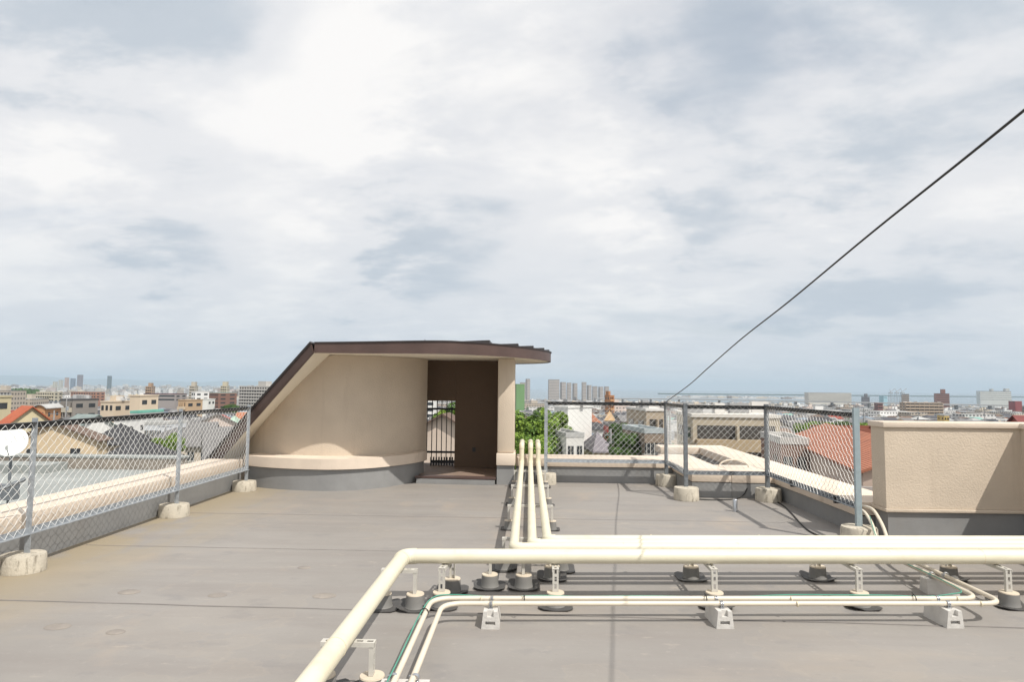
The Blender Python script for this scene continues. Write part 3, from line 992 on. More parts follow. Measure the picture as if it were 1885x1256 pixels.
def support(label, c0, c1, zbar, rr=0.066, k0=0.128):
    """pipe frame: two feet with posts and a crossbar between plan points c0 and c1"""
    c0, c1 = Vector((*c0, 0)), Vector((*c1, 0))
    o = thing('pipe_support', label, 'pipe support', c0, 0, 'pipe support frames')
    d_ = (c1 - c0)
    Ln = d_.length
    d_.normalize()
    s = Vector((-d_.y, d_.x, 0))
    for c, sg in ((Vector((0, 0, 0)), -1), (d_ * Ln, 1)):
        ft = MB()
        # round upstand welded to a square membrane flange
        ft.lathe([(rr * 1.18, 0.008), (rr * 1.1, 0.02), (rr * 1.06, 0.05), (rr * 1.0, 0.098)], c.x, c.y, 24, 1, 1)
        foot = ft.build('foot', 'pad_post', o, True, angle=50)
        fl = MB()
        rg_ = random.Random(int(c0.x * 100 + c0.y * 977 + sg))
        k, ns = k0, 32
        ring_r = (0.3, 0.55, 0.8, 1.0)
        lift = [rg_.uniform(0.004, 0.03) for _ in range(4)]
        for q in ring_r:
            for i in range(ns):
                a = 2 * math.pi * i / ns
                rad = min(k / max(abs(math.cos(a)), abs(math.sin(a))), k * 1.2) * q
                crn = max(0, abs(math.sin(2 * a)) - .35) / .65
                fl.v.append((c.x + rad * math.cos(a), c.y + rad * math.sin(a), 0.006 + (lift[int(i * 4 / ns)] * crn + .003) * max(0, q - .6) / .4))
        for q in range(3):
            for i in range(ns):
                a, b_ = q * ns + i, q * ns + (i + 1) % ns
                fl.f.append((a, b_, b_ + ns, a + ns))
        o_ = len(fl.v)
        fl.v += [(x, y, z - .005) for x, y, z in fl.v[3 * ns:4 * ns]]
        for i in range(ns):
            fl.f.append((3 * ns + i, 3 * ns + (i + 1) % ns, o_ + (i + 1) % ns, o_ + i))
        fl.f.append(tuple(range(ns)))
        fl.build('flange', 'pad_dark', foot, True, angle=60)
        MB().lathe([(rr * 1.02, 0.0982), (rr * 0.98, 0.106)], c.x, c.y, 24).build('mortar_cap', 'pad_top', foot, True)
        nrm_ = d_ * sg
        ladder(c + Vector((0, 0, 0.107)) + nrm_ * 0.009, c + Vector((0, 0, zbar - .0005)) + nrm_ * 0.009, s, -nrm_, 0.046).build('post', 'support_cream', o)
    ladder(Vector((0, 0, zbar + .0035)) - d_ * 0.012, d_ * (Ln + 0.012) + Vector((0, 0, zbar + .0035)), s, Vector((0, 0, -1)), 0.052).build('crossbar', 'support_cream', o)
    return o


ZB = ZP - 0.062
for x, lb in ((0.21, 'frame under the pipe bundle just right of the three-pipe bend'), (1.40, 'frame under the pipe bundle behind the middle white block'), (2.50, 'frame under the pipe bundle between the middle and right white blocks'), (3.65, 'frame under the pipe bundle at the right edge beside the conduit bend')):
    support('slotted cream ' + lb, (x * 1.02, sk(x, 5.0)), (x * 1.02, sk(x, 5.72)), ZB - .004)
support('slotted cream frame under the front pipe right of its elbow', (-0.645, 4.98), (-0.605, 5.33), ZB)
support('slotted cream frame under the front pipe just before its elbow', (-1.08, 4.93), (-0.835, 4.93), ZB)
support('slotted cream frame nearest the viewer under the front pipe', (-1.09, 3.555), (-0.825, 3.555), ZB)
support('slotted cream frame at the bend of the three pipes, front one', (-0.31, 5.47), (-0.03, 5.475), ZB)
support('slotted cream frame at the bend of the three pipes, rear one', (-0.22, 6.0), (0.30, 6.0), ZB)
for y, lb in ((7.65, 'nearest'), (9.2, 'middle'), (10.8, 'farthest')):
    support('slotted cream frame under the three receding pipes, %s of its row' % lb, (-0.225, y), (0.285, y), ZB, 0.046, 0.088)

# thin conduits with wire, ties and blocks
ZC = 0.145
cp1 = [(-0.585, -1.0, ZC), (-0.585, 4.595, ZC), (3.40, sk(3.40, 4.605), ZC), (3.46, 6.2, ZC - .02), (3.64, 6.75, 0.13), (3.72, 7.0, 0.24), (3.765, 7.25, 0.345), (3.80, 7.48, 0.345), (3.85, 7.70, 0.31)]
cp2 = [(-0.675, -1.0, ZC), (-0.675, 4.70, ZC), (3.30, sk(3.30, 4.71), ZC), (3.35, 6.2, ZC - .02), (3.55, 6.8, 0.13), (3.63, 7.03, 0.24), (3.685, 7.28, 0.315), (3.74, 7.50, 0.31), (3.79, 7.70, 0.28)]
for pts, lb in ((cp1[:5], 'front one of the two thin cream conduits crossing below the pipes'), (cp2[:5], 'rear one of the two thin cream conduits crossing below the pipes')):
    o = thing('conduit', lb, 'conduit', (pts[0][0], pts[0][1], 0), 0, 'thin roof conduits')
    full = arc(pts, 0.15, 8)
    tail = spline([pts[-1]] + (cp1 if pts is cp1[:5] or lb.startswith('front') else cp2)[5:], 5)
    loc(MB().tube(full + tail[1:], 0.0170, 14), pts[0][0], pts[0][1]).build('tube', 'conduit', o, True)
    for c in ((pts[1][0] + .35, pts[1][1] + .005, ZC), (1.9, sk(1.9, pts[1][1]), ZC), (pts[2][0] - .18, sk(pts[2][0] - .18, pts[1][1]), ZC)):
        loc(MB().tube([(c[0] - .004, c[1], c[2]), (c[0] + .004, c[1], c[2])], 0.0182, 14), pts[0][0], pts[0][1]).build('joint_band', 'pipe_band', o, True)
rg = random.Random(9)
gw = [(-0.70, y, ZC + .018 + rg.uniform(-.004, .004)) for y in (-1, 0.5, 2, 3, 3.8, 4.3)] + [(-0.67, 4.63, ZC + .02), (-0.56, 4.73, ZC + .018)]
gw += [(x, sk(x, 4.73) + rg.uniform(-.006, .006), ZC + .012 + rg.uniform(-.006, .012)) for x in (-.2, 0.1, .4, .8, 1.2, 1.5, 1.9, 2.3, 2.6, 2.9)] + [(3.12, 4.95, ZC + .02), (3.24, 5.04, ZC + .02), (3.28, 5.4, ZC + .015), (3.33, 6.1, ZC), (3.53, 6.75, .16), (3.60, 7.02, .33)]
tag(MB().tube(spline(gw, 5), 0.0042, 6).build('earth_wire', 'green_wire', None, True), 'thin green wire running along the cream conduits', 'wire')
for x, y, lb in ((-0.655, 4.40, 'by the left bend'), (-0.02, 4.605, 'left of the middle'), (1.28, 4.605, 'at the middle block'), (2.80, 4.605, 'at the right block')):
    m_ = MB()
    if lb != 'by the left bend':
        m_.tube([(x, sk(x, 4.70) + .026 * math.cos(a), ZC + .004 + .026 * math.sin(a)) for a in [2 * math.pi * k / 12 for k in range(13)]], 0.004, 6, False)
        m_.tube([(x, sk(x, 4.70), ZC + .03), (x - .012, sk(x, 4.705), ZC + .045)], .003, 5)
    else:
        m_.tube([(-0.682 + .026 * math.cos(a), y, ZC + .004 + .026 * math.sin(a)) for a in [2 * math.pi * k / 12 for k in range(13)]], 0.004, 6, False)
    tag(m_.build('cable_tie', 'rubber', None, True), 'black cable tie round conduit and green wire ' + lb, 'cable tie', 'cable ties')


def conduit_block(label, x, y, rz):
    o = thing('conduit_block', label, 'block', (x, y, 0), rz, 'white conduit blocks')
    # trapezoid plastic block, long axis local y, with two real recesses in the end face
    w0, w1, h, l_ = 0.062, 0.048, 0.118, 0.125
    m_ = MB()

    def wd(z):
        return w0 + (w1 - w0) * z / h

    def ring(y_, z0, z1, x0=None, x1=None):
        return [(-(wd(z0) if x0 is None else -x0), y_, z0), ((wd(z0) if x1 is None else x1), y_, z0), ((wd(z1) if x1 is None else x1), y_, z1), (-(wd(z1) if x0 is None else -x0), y_, z1)]
    # body core behind the recesses
    for (y0, y1, z0, z1) in ((-l_ + .03, l_, 0, h),):
        a, b_ = ring(y0, z0, z1), ring(y1, z0, z1)
        m_.add(a + b_, [(0, 1, 2, 3), (7, 6, 5, 4), (0, 4, 5, 1), (1, 5, 6, 2), (2, 6, 7, 3), (3, 7, 4, 0)])
    # front frame: bars and jambs leaving openings

    def bar(z0, z1, xa=None, xb=None):
        a, b_ = ring(-l_, z0, z1, xa, xb), ring(-l_ + .03, z0, z1, xa, xb)
        m_.add(a + b_, [(0, 1, 2, 3), (7, 6, 5, 4), (0, 4, 5, 1), (1, 5, 6, 2), (2, 6, 7, 3), (3, 7, 4, 0)])
    bar(0, 0.028)
    bar(0.052, 0.080)
    for s_ in (-1, 1):
        for z0, z1 in ((0.028, 0.052), (0.080, h)):
            wa, wb = wd(z0), wd(z1)
            xi = 0.034 if z0 < .05 else 0.022
            xs = [s_ * xi, s_ * wa, s_ * wb, s_ * xi]
            zs_ = [z0, z0, z1, z1]
            a = [(xs[k], -l_, zs_[k]) for k in range(4)]
            b_ = [(xs[k], -l_ + .03, zs_[k]) for k in range(4)]
            m_.add(a + b_, [(0, 1, 2, 3), (7, 6, 5, 4), (0, 4, 5, 1), (1, 5, 6, 2), (2, 6, 7, 3), (3, 7, 4, 0)])
    m_.build('body', 'block_white', o)
    for yy in (-.055, .055):
        m_ = MB()
        m_.tube([(-.006, yy + .019 * math.cos(a), ZC + .019 * math.sin(a)) for a in [2 * math.pi * k / 14 for k in range(15)]], .0045, 6, False)
        m_.tube([(.006, yy + .019 * math.cos(a), ZC + .019 * math.sin(a)) for a in [2 * math.pi * k / 14 for k in range(15)]], .0045, 6, False)
        m_.box(-.014, .014, yy - .02, yy + .02, h + .0005, h + .0095)
        m_.box(-.008, .008, yy + .018, yy + .032, ZC - .012, ZC + .012)
        m_.build('clamp', 'steel', o, True)
    return o


conduit_block('white conduit block left of the three-pipe bend', -0.25, 4.652, 0.0)
conduit_block('white conduit block in the middle of the conduit run', 1.36, sk(1.36, 4.655), R(3.2))
conduit_block('white conduit block at the right before the conduit bend', 2.98, sk(2.98, 4.655), R(3.2))
conduit_block('white conduit block at the bottom edge of the picture', -0.63, 3.44, R(90))
conduit_block('white conduit block in the shade behind the right conduit bend', 3.378, 5.52, R(90 - 3))

# ------------------------------------------------------------------ neighbouring lower roof and dish
lr = thing('lower_wing', 'lower wing with a flat grey roof beyond the left parapet', 'building', (-12, 10, -11.2))
MB().prism([(6.8, -12), (6.8, -1), (0.1, 11.7), (-22, 11.7), (-22, -12)], 0, 9.93).build('wall', 'concrete_dirty', lr)
MB().prism([(6.78, -11.9), (6.78, -1.1), (0.05, 11.35), (-21.7, 11.35), (-21.7, -11.9)], 9.935, 10.0).build('roof', 'lower_roof', lr)
MB().prism([(0.4, 11.4), (0.4, 11.95), (-22.2, 11.95), (-22.2, 11.4)], 9.7, 10.36).build('rim', 'concrete_dirty', lr)
MB().prism([(0.45, 11.38), (0.45, 12.0), (-22.2, 12.0), (-22.2, 11.38)], 10.362, 10.42).build('rim_cap', 'lower_roof', lr)
MB().prism([(6.55, -1.1), (6.8, -1.0), (0.35, 11.36), (0.05, 11.3)], 10.003, 10.2).build('kerb', 'concrete_dirty', lr)
MB().box(-7.5, -3.2, 10.2, 11.2, 10.003, 10.25).build('duct', 'lower_roof', lr)

dc = at(22, 815, 14.0)
dsh = thing('satellite_dish', 'white satellite dish on a mast beyond the left fence', 'satellite dish', (dc.x - .05, dc.y, -1.2))
cz = dc.z + 1.2
MB().tube([(0, 0.06, 0), (0, 0.06, cz + .05)], 0.03, 12).build('mast', 'galv_dark', dsh, True)
m_ = MB()
aim = Vector((0.45, -0.80, 0.40)).normalized()
e1 = aim.cross(Vector((0, 0, 1))).normalized()
e2 = e1.cross(aim)
c0 = Vector((0.05, -0.02, cz))
rows, seg = 6, 28
for q in range(rows + 1):
    for k in range(seg):
        a = 2 * math.pi * k / seg
        rr = 0.31 * q / rows
        m_.v.append(tuple(c0 + e1 * rr * math.cos(a) + e2 * rr * 1.08 * math.sin(a) + aim * (0.07 * (q / rows) ** 2)))
for q in range(rows):
    for k in range(seg):
        a, b_ = q * seg + k, q * seg + (k + 1) % seg
        m_.f.append((a, b_, b_ + seg, a + seg))
ds = m_.build('dish', 'dish_white', dsh, True)
sm = ds.modifiers.new('thick', 'SOLIDIFY'); sm.thickness = 0.012
MB().tube([c0 - e2 * 0.30 + aim * .05, c0 - e2 * 0.26 + aim * 0.36], 0.010, 8).build('feed_arm', 'galv_dark', dsh)
MB().tube([c0 - e2 * 0.27 + aim * 0.33, c0 - e2 * 0.20 + aim * 0.42], 0.028, 10).build('feed_horn', 'dish_white', dsh, True)
MB().box(-0.30, 0.20, -0.10, 0.12, 0.30, 0.62).build('bracket_box', 'galv_dark', dsh)
MB().box(-0.35, 0.35, -0.3, 0.4, 0.001, 0.12).build('base', 'concrete_dirty', dsh)

# ------------------------------------------------------------------ town
WALLS = {'cream': (.58, .51, .41), 'white': (.70, .69, .67), 'beige': (.46, .40, .33), 'pale grey': (.47, .47, .46), 'pinkish': (.53, .44, .39), 'tan': (.38, .31, .25), 'yellowish': (.56, .49, .32), 'brown': (.22, .16, .13)}
ROOFS = {'dark grey': (.075, .075, .085), 'grey': (.17, .165, .165), 'brown': (.15, .10, .075), 'orange': (.40, .15, .075), 'blue grey': (.16, .20, .24), 'teal': (.20, .36, .32), 'light grey': (.42, .42, .41), 'red': (.30, .07, .05), 'charcoal': (.05, .05, .055)}
TAKEN = []           # (x, y, radius) of what already stands in the town


def free(x, y, r):
    return all((x - a) ** 2 + (y - b_) ** 2 > (r + c) ** 2 for a, b_, c in TAKEN)


def roof_mesh(kind, w, d, h, ov, rh):
    m_ = MB()
    a, b_ = w / 2 + ov, d / 2 + ov
    th_ = 0.16
    if kind == 'gable':
        for s_ in (-1, 1):
            e = [(-a, s_ * b_, h - ov * rh / (d / 2)), (a, s_ * b_, h - ov * rh / (d / 2)), (a, 0, h + rh), (-a, 0, h + rh)]
            t2 = [(x, y, z + th_) for x, y, z in e]
            m_.add(e + t2, [(0, 1, 2, 3), (7, 6, 5, 4), (0, 4, 5, 1), (1, 5, 6, 2), (2, 6, 7, 3), (3, 7, 4, 0)])
    elif kind == 'hip':
        k = max(0.0, a - b_ * 0.95)
        lo = [(-a, -b_, h), (a, -b_, h), (a, b_, h), (-a, b_, h)]
        lo2 = [(x, y, z + th_) for x, y, z in lo]
        tp = [(-k, 0, h + rh + th_), (k, 0, h + rh + th_)]
        m_.add(lo + lo2 + tp, [(3, 2, 1, 0), (0, 1, 5, 4), (1, 2, 6, 5), (2, 3, 7, 6), (3, 0, 4, 7), (4, 5, 9, 8), (6, 7, 8, 9), (5, 6, 9), (7, 4, 8)])
    elif kind == 'arch':
        n = 12
        pts = [(-a + 2 * a * k / n, h + rh * math.sin(math.pi * (0.12 + 0.76 * k / n)) - rh * math.sin(math.pi * .12)) for k in range(n + 1)]
        for (x0, z0), (x1, z1) in zip(pts, pts[1:]):
            e = [(x0, -b_, z0), (x1, -b_, z1), (x1, b_, z1), (x0, b_, z0)]
            t2 = [(x, y, z + th_) for x, y, z in e]
            m_.add(e + t2, [(3, 2, 1, 0), (4, 5, 6, 7), (0, 1, 5, 4), (2, 3, 7, 6)])
    else:
        m_.box(-a, a, -b_, b_, h, h + 0.12)
        for x0, x1, y0, y1 in ((-a, a, -b_, -b_ + .25), (-a, a, b_ - .25, b_), (-a, -a + .25, -b_ + .25, b_ - .25), (a - .25, a, -b_ + .25, b_ - .25)):
            m_.box(x0, x1, y0, y1, h + .12, h + .5)
    return m_


def house(name, label, x, y, w, d, h, rot, kind, wc, rc, cat='house', group=None, z=None, rh=None, wins=True, ov=0.5, top=None, nwin=None):
    """house with wall, roof and a window object for every opening; h = eaves height above ground, or top = eaves level"""
    z0 = zt(x, y) - 0.4 if z is None else z
    if top is not None:
        h = top - z0
    o = thing(name, label, cat, (x, y, z0), rot, group)
    rh = rh if rh is not None else (d * 0.26 if kind in ('gable', 'hip') else 1.2)
    m_ = MB().box(-w / 2, w / 2, -d / 2, d / 2, 0, h - .002)
    if kind == 'gable':
        g = [(-w / 2, -d / 2, h), (-w / 2, d / 2, h), (-w / 2, 0, h + rh), (w / 2, -d / 2, h), (w / 2, d / 2, h), (w / 2, 0, h + rh)]
        m_.add(g, [(0, 2, 1), (3, 4, 5), (0, 3, 5, 2), (1, 2, 5, 4)])
    if kind == 'arch':
        n = 10
        pr = [(-w / 2 + w * k / n, h + (rh * math.sin(math.pi * (0.12 + 0.76 * k / n)) - rh * math.sin(math.pi * .12)) * .98) for k in range(n + 1)]
        vs = [(px_, s_ * d / 2, pz_) for s_ in (-1, 1) for px_, pz_ in pr]
        m_.add(vs, [tuple(range(n + 1)), tuple(range(n + 1, 2 * n + 2))[::-1]])
    wo_ = m_.build('wall', 'house_wall', o)
    wo_.color = (*wc, 1)
    ro = roof_mesh(kind, w, d, h, ov if kind != 'flat' else 0.05, rh).build('roof', 'house_roof' if kind in ('gable', 'hip') else 'flat_roof', o)
    ro.color = (*rc, 1)
    if wins:
        rg_ = random.Random(int(x * 13 + y * 7))
        nf = max(1, min(3, int(h / 2.8)))
        nw = nwin or max(2, int(w / 2.8))
        for f in range(nf):
            zc = h - 1.5 - 2.8 * f
            if zc < 0.9:
                continue
            for k in range(nw):
                xc = -w / 2 + w * (k + .5) / nw
                ww = rg_.choice((0.5, 0.8, 0.9)) * .5 * min(2.0, w / nw)
                ubox('window', 'glass', o, xc - ww / 2 - .1, xc + ww / 2 + .1, -d / 2 - .04, -d / 2 - .005, zc - .55, zc + .55)
                if y < 130:
                    ubox('window_sill', 'support_cream', o, xc - ww / 2 - .2, xc + ww / 2 + .2, -d / 2 - .14, -d / 2 - .003, zc - .66, zc - .555)
                    ubox('mullion', 'support_cream', o, xc - .03, xc + .03, -d / 2 - .055, -d / 2 - .041, zc - .55, zc + .55)
            sd = -1 if (x > 0) else 1
            for k in range(2):
                yc = -d / 2 + d * (k + .5) / 2
                ubox('window', 'glass', o, sd * (w / 2 + .005), sd * (w / 2 + .04), yc - .55, yc + .55, zc - .5, zc + .5)
    TAKEN.append((x, y, max(w, d) * 0.56))
    return o


def pxhouse(name, label, px0, px1, py, dist, kind, wc, rc, d=8.0, rot=0.0, rh=2.2, cat='house', **k):
    """house given by its photo columns and the row of its ridge / roof edge, at a chosen distance"""
    c = at((px0 + px1) / 2, py, dist)
    tot_w = (px1 - px0) / F * dist
    c.x = at((px0 + px1) / 2, py, dist + d / 2).x
    side = d * abs(c.x / c.y) * abs(math.cos(rot)) * .8
    w = max(.4 * tot_w, 2.0, (tot_w - side - d * abs(math.sin(rot))) / abs(math.cos(rot)) - (1.0 if kind in ('gable', 'hip') else 0.1))
    top = c.z - (rh if kind in ('gable', 'hip', 'arch') else 0.5)
    return house(name, label, c.x, c.y + d / 2, w, d, 0, rot, kind, WALLS[wc] if isinstance(wc, str) else wc, ROOFS[rc] if isinstance(rc, str) else rc, cat, None, None, rh, top=top, **k)


def block(name, label, px0, px1, py, dist, wc, d=12.0, rot=0.0, floors=6, cols=6, style='balcony', cat='apartment block', rc=None, fh=2.9, topbox=None, wcol=None, bal=None, top_off=0.8):
    """flat-roofed building: wall, roof and, per storey, balcony fronts over flat dark panels painted as recess shade or single windows"""
    c = at((px0 + px1) / 2, py, dist)
    tot_w = (px1 - px0) / F * dist
    side = d * abs(c.x / c.y) * abs(math.cos(rot))
    w = max(3.0, .4 * tot_w, (tot_w - side - d * abs(math.sin(rot))) / abs(math.cos(rot)))
    x, y = at((px0 + px1) / 2, py, dist + d / 2).x, c.y + d / 2
    z0 = zt(x, y) - 1
    h = c.z - z0
    wc = WALLS[wc] if isinstance(wc, str) else wc
    o = thing(name, label, cat, (x, y, z0), rot)
    ubox('wall', 'house_wall', o, -w / 2, w / 2, -d / 2, d / 2, 0, h, wc)
    ubox('roof', 'flat_roof', o, -w / 2 - .15, w / 2 + .15, -d / 2 - .15, d / 2 + .15, h + .004, h + .35, rc or tuple(v_ * .9 for v_ in wc))
    if topbox:
        for a, b_, hh in topbox:
            ubox('roof_box', 'house_wall', o, w * a, w * b_, -d * .3, d * .3, h + .36, h + hh, tuple(v_ * .9 for v_ in wc))
    nf = min(floors, int((h - 1) / fh))
    sd = -1 if x > 0 else 1
    for f in range(nf):
        zt_ = h - top_off - fh * f
        if style == 'balcony':
            ubox('recess', 'dark_recess', o, -w / 2 + .5, w / 2 - .5, -d / 2 - .06, -d / 2 - .004, zt_ - 1.45, zt_)  # flat panel on the wall, its dark colour standing in for balcony shade
            ubox('balcony', 'house_wall', o, -w / 2 + .3, w / 2 - .3, -d / 2 - 1.0, -d / 2 - .002, zt_ - fh + .15, zt_ - 1.5, bal or wc)
        elif style == 'grid':
            for k in range(cols):
                xc = -w / 2 + w * (k + .5) / cols
                ubox('window', 'glass', o, xc - w / cols * .28, xc + w / cols * .28, -d / 2 - .05, -d / 2 - .004, zt_ - 1.5, zt_ - .1)
        elif style == 'band':
            ubox('window', 'glass', o, -w / 2 + .4, w / 2 - .4, -d / 2 - .05, -d / 2 - .004, zt_ - 1.3, zt_ - .1)
        if abs(rot) > .05:
            for k in range(2):
                yc = -d / 2 + d * (k + .5) / 2
                ubox('window', 'glass', o, sd * (w / 2 + .004), sd * (w / 2 + .05), yc - d * .13, yc + d * .13, zt_ - 1.5, zt_ - .3)
    if style == 'balcony':
        for k in range(1, cols):
            xc = -w / 2 + w * k / cols
            ubox('divider', 'house_wall', o, xc - .12, xc + .12, -d / 2 - .9, -d / 2 - .062, h - top_off - fh * nf + .2, h - top_off, wc)
    TAKEN.append((x, y, max(w, d) * 0.6))
    return o


# --- named buildings, left of the stair house
pxhouse('tiled_house', 'cream gabled house with bright orange tile roof beyond the left fence', 6, 94, 751, 95, 'gable', 'yellowish', (.50, .13, .06), 7.5, R(-30), 3.2)
block('yellow_building', 'yellow building with tall windows at the left edge of the picture', -70, 17, 733, 120, 'yellowish', 9, R(4), 3, 5, 'grid', 'building', fh=3.6)
pxhouse('arched_building', 'small orange building with a curved pale roof in the left town', 66, 112, 742, 165, 'arch', (.45, .24, .12), 'light grey', 9, R(14), 1.6, 'building', ov=.5)
block('balcony_apartments', 'dark low apartments with pale balcony fronts left of the cream box building', 112, 182, 737, 190, (.24, .22, .20), 9, R(-10), 3, 5, 'balcony', bal=(.46, .42, .34), rc=(.07, .07, .075), fh=3.0)
block('cream_box_building', 'plain cream box building with two tiny windows, left of centre', 247, 285, 730, 178, (.60, .50, .38), 8, R(-4), 1, 2, 'none', 'building')
c = at(266, 742, 178)
block('long_cream_building', 'long low cream building with slit windows beside the cream box', 184, 247, 741, 180, (.58, .49, .38), 8, R(-4), 1, 3, 'grid', 'building', topbox=((-.1, .1, 1.8),), fh=3)
pxhouse('teal_shed', 'low building with a bright teal roof above the left fence', 250, 293, 757, 135, 'flat', 'pale grey', (.16, .42, .34), 9, 0, .4, 'building', wins=False)
pxhouse('gabled_house', 'cream house with brown gable and two shuttered windows behind the left fence', 56, 168, 784, 74, 'gable', (.58, .46, .31), 'brown', 9.5, R(-78), 2.0)
pxhouse('metal_roof_house', 'house with a grey green metal roof behind the left fence', 112, 212, 767, 105, 'gable', 'white', (.24, .29, .28), 9, R(-12), 2.4)
pxhouse('dark_hip_house', 'cream house with dark grey hipped roof in the middle of the left fence view', 156, 288, 785, 86, 'hip', 'cream', 'charcoal', 9, R(8), 2.6)
pxhouse('low_dark_house', 'broad dark-tiled hipped house low behind the left parapet', 160, 350, 815, 58, 'hip', 'cream', 'charcoal', 8.5, R(5), 2.2)
pxhouse('white_villa', 'white villa with square windows just under the left fence rail', 212, 270, 772, 122, 'flat', 'white', 'light grey', 8, R(6), .4)
pxhouse('pale_row_house', 'pale row house with dark round-headed doors behind the left fence', 268, 348, 778, 112, 'flat', (.55, .57, .60), 'light grey', 8, R(-4), .4, nwin=7)
pxhouse('grey_gabled_house', 'grey-tiled gabled house behind the second left fence post', 322, 425, 783, 84, 'gable', 'beige', 'grey', 9, R(20), 2.6)
pxhouse('near_grey_house', 'large grey-tiled house with white gable edge near the stair house roof', 345, 470, 794, 66, 'gable', 'cream', 'grey', 9, R(28), 2.8)
pxhouse('twin_gable_house', 'pale twin-gabled house under the right end of the left fence', 365, 432, 764, 112, 'gable', 'pinkish', 'grey', 9, R(-60), 2.4)
pxhouse('mint_roof_house', 'house with pale mint green roof by the stair house eave', 412, 452, 769, 118, 'hip', 'white', (.38, .52, .42), 8, R(10), 2.0)
pxhouse('red_roof_house', 'small house with a red roof beside the stair house eave', 428, 470, 762, 138, 'gable', 'white', 'orange', 8, R(12), 2.0)
block('cream_long_apartments', 'long cream apartments below the wooded hill on the far left', 64, 118, 722.5, 560, (.47, .43, .34), 12, R(6), 4, 8, 'balcony')
block('school_building', 'long reddish brown building in the left middle distance', 128, 196, 722.5, 720, (.32, .17, .12), 14, R(-4), 3, 10, 'grid', 'building', fh=3.4)
block('tan_apartments', 'tan apartments with stepped top left of the twin apartment towers', 264, 290, 712, 700, (.37, .26, .18), 16, R(18), 6, 3, 'balcony', topbox=((-.2, .3, 4),))
block('maroon_hall', 'long low maroon roofed hall below the tan apartments', 262, 348, 726, 520, (.30, .27, .26), 20, R(3), 2, 8, 'band', 'building', rc=(.10, .04, .05))
block('apartment_tower', 'left one of the twin pale towers with dark roof boxes', 345, 369, 711, 690, (.45, .41, .34), 16, R(16), 8, 3, 'balcony', topbox=((-.3, .4, 4.5),), cat='apartment tower')
block('apartment_tower', 'right one of the twin pale towers with dark roof boxes', 401, 428, 711, 740, (.47, .43, .33), 16, R(14), 8, 3, 'balcony', topbox=((-.3, .4, 5),), cat='apartment tower')
block('brick_office', 'broad brown brick building with small windows left of the slab apartments', 383, 438, 724, 520, (.20, .105, .075), 22, R(-14), 5, 9, 'grid', 'building', fh=3.2, rc=(.36, .44, .40))
block('white_office', 'white building with two columns of windows beside the brown brick one', 357, 381, 722, 430, 'white', 12, R(-18), 5, 2, 'grid', 'building', fh=3.0)
block('white_low_block', 'plain white low block in front of the brown brick building', 372, 396, 736, 330, (.66, .66, .62), 9, R(4), 1, 2, 'none', 'building')
block('slab_apartments', 'long pale slab apartments with many balcony rows above the swept roof', 436, 520, 712, 600, (.48, .46, .43), 14, R(-16), 9, 12, 'balcony', topbox=((.05, .3, 5),))
block('orange_balcony_block', 'small orange and cream apartments above the left fence rail', 330, 372, 738, 250, (.46, .33, .21), 10, R(-8), 3, 4, 'balcony', bal=(.55, .45, .33))
for px0, px1, py, dist, col, lab in ((97, 107, 703, 3300, (.50, .48, .40), 'pale low tower, leftmost of the far left tower group'), (107, 118, 700, 3600, (.47, .46, .40), 'pale stepped tower second in the far left tower group'),
                                     (119, 128, 695.5, 3400, (.44, .32, .27), 'pinkish tower in the far left tower group'), (128.5, 141, 697, 3700, (.16, .20, .26), 'blue grey wide tower in the far left tower group'),
                                     (141, 155, 690.5, 3500, (.22, .20, .22), 'tallest dark tower of the far left tower group'), (197, 207, 692.5, 3300, (.13, .17, .19), 'lone dark tower right of the far left tower group')):
    block('far_tower', lab, px0, px1, py, dist, col, 26, R(10), 18, 4, 'band', 'tower', fh=5.0)

# --- seen through the doorway and right of the stair house
pxhouse('pale_gabled_house', 'pale house with brown roof seen through the doorway railing', 780, 862, 768, 52, 'gable', (.58, .48, .40), 'brown', 8, R(84), 2.2)
block('striped_block', 'small white striped block at the top of the doorway opening', 788, 803, 737, 260, 'white', 8, 0, 4, 2, 'band', 'building', fh=2.4)
block('netted_building', 'building wrapped in bright green scaffold netting beside the pillar', 947, 966, 708, 560, (.15, .27, .12), 8, R(12), 0, 1, 'none', 'building', rc=(.2, .3, .15))
for i_, (px0, px1, py, dist) in enumerate(((957, 968, 704.5, 2500), (967.5, 976, 698, 2400), (1009, 1030, 699, 2350), (1031, 1042, 704, 2450), (1043, 1052, 705, 2500), (1053.5, 1063, 706, 2550), (1070.5, 1079.5, 704, 2500), (1080, 1089, 709.5, 2600), (1090, 1100, 711.5, 2700), (1101, 1111, 712.5, 2650), (1112, 1121, 712, 2700))):
    lab = ['pale tower, left of the pair beside the green netting', 'pale tower, right and taller of the pair beside the green netting', 'widest and tallest grid-fronted tower right of the doorway', 'grid-fronted tower just right of the widest one', 'third grid-fronted tower of the seaside row', 'fourth grid-fronted tower of the seaside row',
           'tall narrow tower in the middle of the seaside row', 'lower tower beside the tall narrow seaside one', 'eighth tower, small, in the seaside row', 'ninth tower, small, in the seaside row', 'rightmost small tower of the seaside row'][i_]
    block('seaside_tower', lab, px0, px1, py, dist, (.40, .36, .33), 18, R(20 if i_ % 2 else 8), 22, 3, 'band', 'tower', fh=5.6)
block('orange_apartments', 'orange apartment block rising above the right fence rail', 1113, 1131, 729, 430, (.46, .22, .10), 9, R(14), 7, 3, 'balcony', bal=(.50, .27, .13), topbox=((-.5, -.1, 3),))
block('white_stair_tower', 'tall white apartment block with a column of small windows behind the fence', 1038, 1073, 752, 118, (.74, .74, .71), 8, R(-38), 5, 1, 'grid', fh=2.5)
